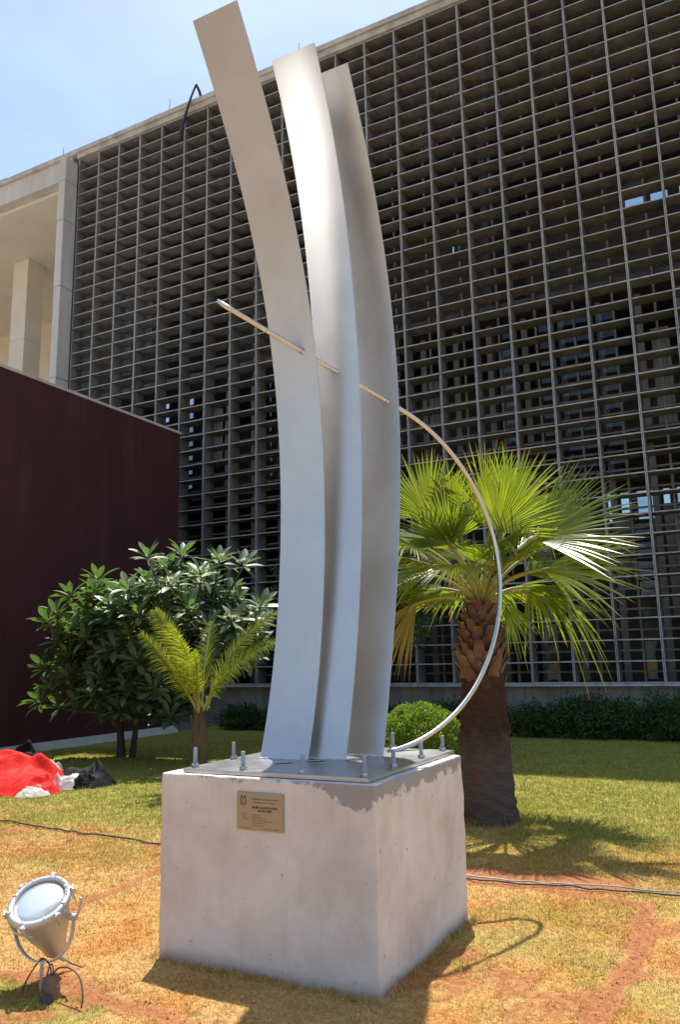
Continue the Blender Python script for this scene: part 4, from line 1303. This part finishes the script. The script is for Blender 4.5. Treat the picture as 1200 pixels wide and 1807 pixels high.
for i, c in enumerate(allr):
    c = Vector(c)
    out = (c-Vector((-9.1, 10.6, 1.55))); out.z = max(out.z, .2)*.8+1.0
    ax = out.normalized().lerp(Vector((0, -.1, 1)), .35).normalized()
    base = ax.to_track_quat('Z', 'Y').to_matrix()
    nl = random.randint(12, 15)
    for k in range(nl):
        a = k*2.39996+random.uniform(-.15, .15); f = k/(nl-1)
        el = RAD(68-78*f**.9+random.uniform(-8, 8))
        d = Vector((math.cos(a)*math.cos(el), math.sin(a)*math.cos(el), math.sin(el)))
        yv = d; xv = Vector((-math.sin(a), math.cos(a), 0)); zv = xv.cross(yv)
        xv = xv*math.cos(.0)+zv*random.uniform(-.2, .2); xv.normalize(); zv = xv.cross(yv)
        if zv.z < 0 and el < RAD(80): xv = -xv; zv = -zv
        Rm = base @ Matrix((xv, yv, zv)).transposed()
        sc = (.62+.5*math.sin(PI*min(1, .25+f*.6)))*random.uniform(.85, 1.1)*.96
        if i in (0,1,2,3,4,5,6,7,15,18,19): sc *= 1.05
        org = c+base @ (d*.035)-base @ Vector((0, 0, .05*f))
        w = random.randrange(4)
        if i < len(ROS) and nleaf < 296:
            o = bpy.data.objects.new('leaf', PL[w]); COL.objects.link(o); o.parent = PT
            o.matrix_local = Matrix.Translation(org-PT.location) @ Rm.to_4x4() @ Matrix.Scale(sc, 4)
            nleaf += 1
        else:
            co, fs = pdat[w]
            Vn = co @ (np.array(Rm)*sc).T+np.array(org)
            rest.add(Vn, fs)
part(rest.mesh('foliage', MT['plum'], True), 'foliage', None, PT, kind='stuff')
# flowers
for i in FLOWERS:
    c = Vector(allr[i])+Vector((0, -.02, .07)); m = MB()
    for k in range(16):
        q = c+Vector((random.uniform(-.10, .10), random.uniform(-.10, .10), random.uniform(-.02, .06)))
        nrm = Vector((random.uniform(-.5, .5), random.uniform(-1, .2), random.uniform(.3, 1))).normalized()
        bs = nrm.to_track_quat('Z', 'Y').to_matrix()
        for p5 in range(5):
            a = p5*2*PI/5
            V = [bs @ Vector(v) for v in ((0, 0, 0), (math.cos(a-.35)*.022, math.sin(a-.35)*.022, .006), (math.cos(a)*.036, math.sin(a)*.036, .002), (math.cos(a+.35)*.022, math.sin(a+.35)*.022, .004))]
            m.add([q+v for v in V], [(0, 1, 2, 3)])
    part(m, 'flower_cluster', MT['petal'], PT)
# limbs
tb = Vector((-9.95, 10.8, -.05))
mains = [Vector(v) for v in ((-10.5, 11.3, .75), (-10.9, 11.2, 1.15), (-10.0, 11.3, 1.35), (-9.3, 11.25, 1.7), (-10.3, 11.1, 1.9), (-9.0, 11.1, 2.3), (-8.3, 11.1, 2.3), (-11.2, 10.9, 1.7))]
mains = [Vector((v.x*.935, v.y*.935, 1.6+(v.z-1.6)*.935)) for v in mains]
part(cordmb([tb, (-9.92, 10.75, .3), mains[0]], [.085, .065, .055], 5, 10), 'trunk', MT['bark'], PT, smooth=True)
part(cordmb([(-9.75, 10.85, -.05), (-9.6, 10.75, .45), mains[2]], [.06, .05, .04], 5, 9), 'trunk', MT['bark'], PT, smooth=True)
link = [(0, 1), (0, 2), (2, 3), (1, 4), (3, 5), (3, 6), (1, 7)]
for a, b_ in link:
    part(cordmb([mains[a], (mains[a]+mains[b_])/2+Vector((random.uniform(-.08, .08), 0, .06)), mains[b_]], [.045, .038, .032], 4, 8), 'branch', MT['bark'], PT, smooth=True)
tw = MB()
for c in allr:
    c = Vector(c); cand = [mm_ for mm_ in mains if mm_.z < c.z+.1] or mains
    b_ = min(cand, key=lambda v: (v-c).length)
    t_ = cordmb([b_, (b_+c)/2+Vector((random.uniform(-.1, .1), random.uniform(-.05, .05), -.08)), c-Vector((0, 0, .02))], [.024, .018, .016], 3, 5)
    tw.add(t_.v, t_.f, 0, t_.t)
part(tw, 'twig', MT['bark'], PT, smooth=True, kind='stuff')

# ------------------------------------------------------------------ bushes, hedge, shaded tree
def shell(n, c, rad, seed, lump=.16, lo=-.8, inner=.75):
    r = np.random.default_rng(seed)
    d = r.normal(size=(n, 3)); d /= np.linalg.norm(d, axis=1)[:, None]; d = d[d[:, 2] > lo]
    f = 1+lump*(fbm(d[:, 0]*2+seed, d[:, 1]*2+d[:, 2]*2, 2.2, 3, seed)-.5)*2
    q = (inner+(1-inner)*r.random(len(d))**.5)*f
    return np.array(c)+d*q[:, None]*np.array(rad), d
BU = empty('round_bush', (-4.15, 10.2, 0))
tag(BU, 'clipped rounded sunlit light green bush seen behind the pedestal', 'bush')
P_, d_ = shell(15000, (-4.12, 10.2, .52), (.56, .50, .46), 3, .12, -.95, .80)
V, F = leaf_soup(P_, .048, .026, d_, 1.0, 4); nm_ = NPM(); nm_.add(V, F)
part(nm_.mesh('foliage', MT['small']), 'foliage', None, BU, kind='stuff')
sb = MB()
for k in range(9):
    a = k*.7
    t_ = cordmb([(-4.12, 10.2, -.02), (-4.12+.12*math.cos(a), 10.2+.12*math.sin(a), .2), (-4.12+.33*math.cos(a), 10.2+.3*math.sin(a), .5)], [.016, .012, .006], 3, 5); sb.add(t_.v, t_.f, 0, t_.t)
part(sb, 'stems', MT['bark'], BU)
# hedge: a row of separate shrubs in the building's shade
HX = [-10.9, -9.9, -8.9, -7.9, -6.9, -5.9, -4.9, -3.95, -3.15, -2.3, -1.5, -.65, .2, 1.1]
words = {0: 'leftmost, beside the corner of the maroon wall', 1: 'second from the maroon wall', 2: 'third from the maroon wall', 3: 'behind the feather palm', 4: 'just right of the feather palm', 5: 'left of the blades', 6: 'behind the blades', 7: 'behind the round sunlit bush', 8: 'left of the fan palm trunk', 9: 'right beside the fan palm trunk', 10: 'second right of the fan palm trunk', 11: 'third right of the fan palm trunk', 12: 'second from the right end', 13: 'at the right end'}
for i, x in enumerate(HX):
    h_ = .74 if x > -6 else .55
    h_ *= random.uniform(.78, 1.16); x += random.uniform(-.15, .15)
    b_ = empty('hedge_shrub', (x, 16.1, 0))
    tag(b_, 'dark shaded hedge shrub by the concrete plinth, '+words[i], 'shrub', 'hedge shrubs along the plinth')
    P_, d_ = shell(4200, (x, 16.1, h_*.5), (.62, .42, h_*.58), 50+i, .65, -1, .30)
    V, F = leaf_soup(P_, .070, .034, d_, 1.4, 60+i); nm_ = NPM(); nm_.add(V, F)
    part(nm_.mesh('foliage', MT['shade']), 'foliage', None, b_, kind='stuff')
    sb = MB()
    for k in range(5):
        a = k*1.26
        t_ = cordmb([(x+.05*math.cos(a), 16.1, -.02), (x+.2*math.cos(a), 16.1+.1*math.sin(a), .25), (x+.4*math.cos(a), 16.1+.2*math.sin(a), h_*.8)], [.018, .012, .006], 3, 5); sb.add(t_.v, t_.f, 0, t_.t)
    part(sb, 'stems', MT['bark'], b_)
kb = MB().box(-12.1, 4, 16.72, 16.86, -.05, .14)
tag(kb.build('planting_kerb', MT['wallbase']), 'low concrete kerb at the back of the hedge bed', 'kerb')
# shaded leafy tree behind the blades
TR = empty('leafy_tree', (-6.7, 13.6, 0))
tag(TR, 'dark small leaved tree mostly hidden behind the three blades', 'tree')
nm_ = NPM()
for i, (c, rd, n_) in enumerate((((-7.75, 13.6, 2.75), (.85, .8, .75), 5200), ((-7.9, 13.8, 1.9), (.7, .6, .7), 3600), ((-6.7, 13.7, 3.3), (1.0, .9, .9), 5200), ((-5.55, 13.4, 3.15), (.62, .7, .62), 3600), ((-5.9, 13.6, 2.3), (.7, .7, .6), 3000))):
    P_, d_ = shell(n_, c, rd, 200+i, .45, -1, .25)
    V, F = leaf_soup(P_, .085, .04, d_, 1.5, 210+i); nm_.add(V, F)
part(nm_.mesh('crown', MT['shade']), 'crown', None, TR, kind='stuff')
part(cordmb([(-6.7, 13.6, -.05), (-6.75, 13.6, .9), (-6.7, 13.6, 1.9), (-6.7, 13.7, 3.0)], [.09, .07, .06, .03], 5, 9), 'trunk', MT['bark'], TR, smooth=True)
for q in ((-7.7, 13.6, 2.6), (-5.6, 13.4, 3.0), (-7.9, 13.8, 1.9), (-6.0, 13.6, 2.3)):
    part(cordmb([(-6.72, 13.6, 1.3), ((q[0]-6.72)/2, 13.6, q[2]-.45), q], [.04, .03, .015], 4, 7), 'branch', MT['bark'], TR, smooth=True)

# ------------------------------------------------------------------ crumpled cloths on the grass
def cloth_mat(name, c, tr=.15):
    m, n, l, b = mat(name)
    b.inputs['Base Color'].default_value = (*c, 1); b.inputs['Roughness'].default_value = .7
    b.inputs['Specular IOR Level'].default_value = .2
    geo = n.new('ShaderNodeNewGeometry')
    no = N(n, 'ShaderNodeTexNoise', Scale=7, Detail=3, Roughness=.5); no.inputs['Distortion'].default_value = 1.2
    l.new(geo.outputs['Position'], no.inputs['Vector'])
    bp = N(n, 'ShaderNodeBump', Strength=.5, Distance=.03); l.new(no.outputs['Fac'], bp.inputs['Height']); l.new(bp.outputs[0], b.inputs['Normal'])
    return m
MT['red'] = cloth_mat('red_nylon', (.70, .020, .014)); MT['blk'] = cloth_mat('black_nylon', (.006, .006, .007)); MT['wht'] = cloth_mat('white_lining', (.50, .46, .41))
def crumple(cx, cy, rx, ry, h, rot, seed, edge=.12, nn=72, thick=.006):
    """a heaped sheet: long sharp folds over a mound, tucked at the rim"""
    u = np.linspace(-1, 1, nn); Xg, Yg = np.meshgrid(u, u)
    X = Xg*np.sqrt(1-Yg**2/2); Y = Yg*np.sqrt(1-Xg**2/2)
    r = np.hypot(X, Y); a = np.arctan2(Y, X)
    rim = 1+edge*2*(fbm(np.cos(a)*1.3+seed, np.sin(a)*1.3, 1.6, 3, seed)-.5)*r
    q = np.random.default_rng(seed)
    wx = X+.5*(fbm(X+3, Y+seed, 1.3, 2, seed+1)-.5); wy = Y+.5*(fbm(X+9, Y+seed, 1.3, 2, seed+2)-.5)
    folds = np.zeros_like(X)
    for k in range(13):       # each fold is a crease line with its own direction, reach and height
        an = q.uniform(0, PI); off = q.uniform(-.8, .8); wd = q.uniform(.07, .22); am = q.uniform(.25, .8)*wd/.15
        d = wx*np.cos(an)+wy*np.sin(an)-off
        al = -wx*np.sin(an)+wy*np.cos(an)-q.uniform(-.5, .5)
        folds += am*np.maximum(0, 1-np.abs(d)/wd)*np.exp(-(al/q.uniform(.35, .8))**2)*(1 if q.random() < .75 else -.8)
    z = (1-r**2.4)*(.50+.45*fbm(X, Y, 1.4, 2, seed+2)) + .27*folds*(1-r**4) + .05*(fbm(wx, wy, 7, 2, seed+7)-.5)*(1-r**6)
    z = np.maximum(z, .02)*h
    c, s = math.cos(rot), math.sin(rot)
    x = X*rx*rim; y = Y*ry*rim
    x = x+.10*(fbm(X, Y, 3, 2, seed+9)-.5)*rx; y = y+.10*(fbm(X, Y, 3, 2, seed+12)-.5)*ry
    V = np.stack([cx+c*x-s*y, cy+s*x+c*y, z+.004], -1).reshape(-1, 3)
    ii = (np.arange(nn-1)[:, None]*nn+np.arange(nn-1)[None]).reshape(-1)
    F = np.stack([ii, ii+1, ii+nn+1, ii+nn], -1)
    V2 = V.copy(); V2[:, 2] = 0
    return np.concatenate([V, V2]), np.concatenate([F, F[:, ::-1]+len(V)])
def cloth_part(name, m, parent, *a, **k):
    V, F = crumple(*a, **k)
    return part(np_mesh(name, V, F, None, m, True), name, None, parent)
CL = empty('crumpled_banner', (-8.7, 7.6, 0))
tag(CL, 'heap of crumpled bright red cloth with white and black edges on the grass', 'cloth')
cloth_part('red_cloth', MT['red'], CL, -8.98, 7.62, .86, .60, .50, .50, 3)
cloth_part('red_fold', MT['red'], CL, -8.30, 7.42, .36, .24, .27, .9, 14)
cloth_part('black_cloth', MT['blk'], CL, -9.35, 8.05, .60, .42, .50, .5, 22)
cloth_part('white_lining', MT['wht'], CL, -8.16, 7.30, .22, .16, .12, 1.0, 33)
cloth_part('white_lining', MT['wht'], CL, -8.75, 8.1, .30, .20, .34, .6, 38)
BG = empty('black_bag', (-8.0, 8.1, 0))
tag(BG, 'flattened black bag with pale silver lining beside the red cloth heap', 'bag')
cloth_part('bag_body', MT['blk'], BG, -8.16, 8.14, .44, .28, .32, .72, 53)
cloth_part('lining', rough_mat('silver_lining', (.42, .40, .38), (.58, .56, .54), 8, .4, .3, 20), BG, -8.18, 7.92, .27, .19, .25, .75, 61)
cloth_part('flap', MT['blk'], BG, -8.0, 8.0, .24, .13, .18, .9, 71)

# litter on the lawn
random.seed(3)
lit = [(-5.35, 6.62, 'small white scrap of paper on the grass left of the pedestal'), (-1.45, 8.9, 'tiny dark dry leaf on the sunny grass right of the palm')]
for i, (x, y, lab) in enumerate(lit):
    z = float(ground_z(np.array([x]), np.array([y]))[0])
    m = MB(); V = []; F = []
    for k in range(4):
        for j_ in range(4):
            V.append((x+(k-1.5)*.014+random.uniform(-.003, .003), y+(j_-1.5)*.012, z+.022+random.uniform(0, .014)))
    for k in range(3):
        for j_ in range(3):
            F.append((k*4+j_, (k+1)*4+j_, (k+1)*4+j_+1, k*4+j_+1))
    m.add(V, F)
    tag(m.build('paper_scrap' if i == 0 else 'dry_leaf', MT['white'] if i == 0 else MT['sheath']), lab, 'paper scrap' if i == 0 else 'leaf')
# soil clods along the bare tracks
cm = MB(); rr = random.Random(6)
for ln in SOIL:
    for (a, b_) in zip(ln[:-1], ln[1:]):
        L = math.hypot(b_[0]-a[0], b_[1]-a[1])
        for k in range(int(L*55)):
            t = rr.random(); x = a[0]+(b_[0]-a[0])*t+rr.gauss(0, .05); y = a[1]+(b_[1]-a[1])*t+rr.gauss(0, .05)
            z = float(ground_z(np.array([x]), np.array([y]))[0]); s = rr.uniform(.003, .008)
            V = [(x+s*rr.uniform(.6, 1.2)*vx, y+s*rr.uniform(.6, 1.2)*vy, z+s*.45+s*.6*vz) for vx, vy, vz in ((1, 0, 0), (0, 1, 0), (-1, 0, 0), (0, -1, 0), (0, 0, 1), (0, 0, -1))]
            cm.add(V, [(0, 1, 4), (1, 2, 4), (2, 3, 4), (3, 0, 4), (1, 0, 5), (2, 1, 5), (3, 2, 5), (0, 3, 5)])
so = cm.build('soil_clods', rough_mat('red_soil', (.30, .11, .045), (.42, .18, .075), 20, .95, .3, 90))
tag(so, 'crumbs of red soil scattered along the bare tracks in the lawn', 'soil', kind='stuff')
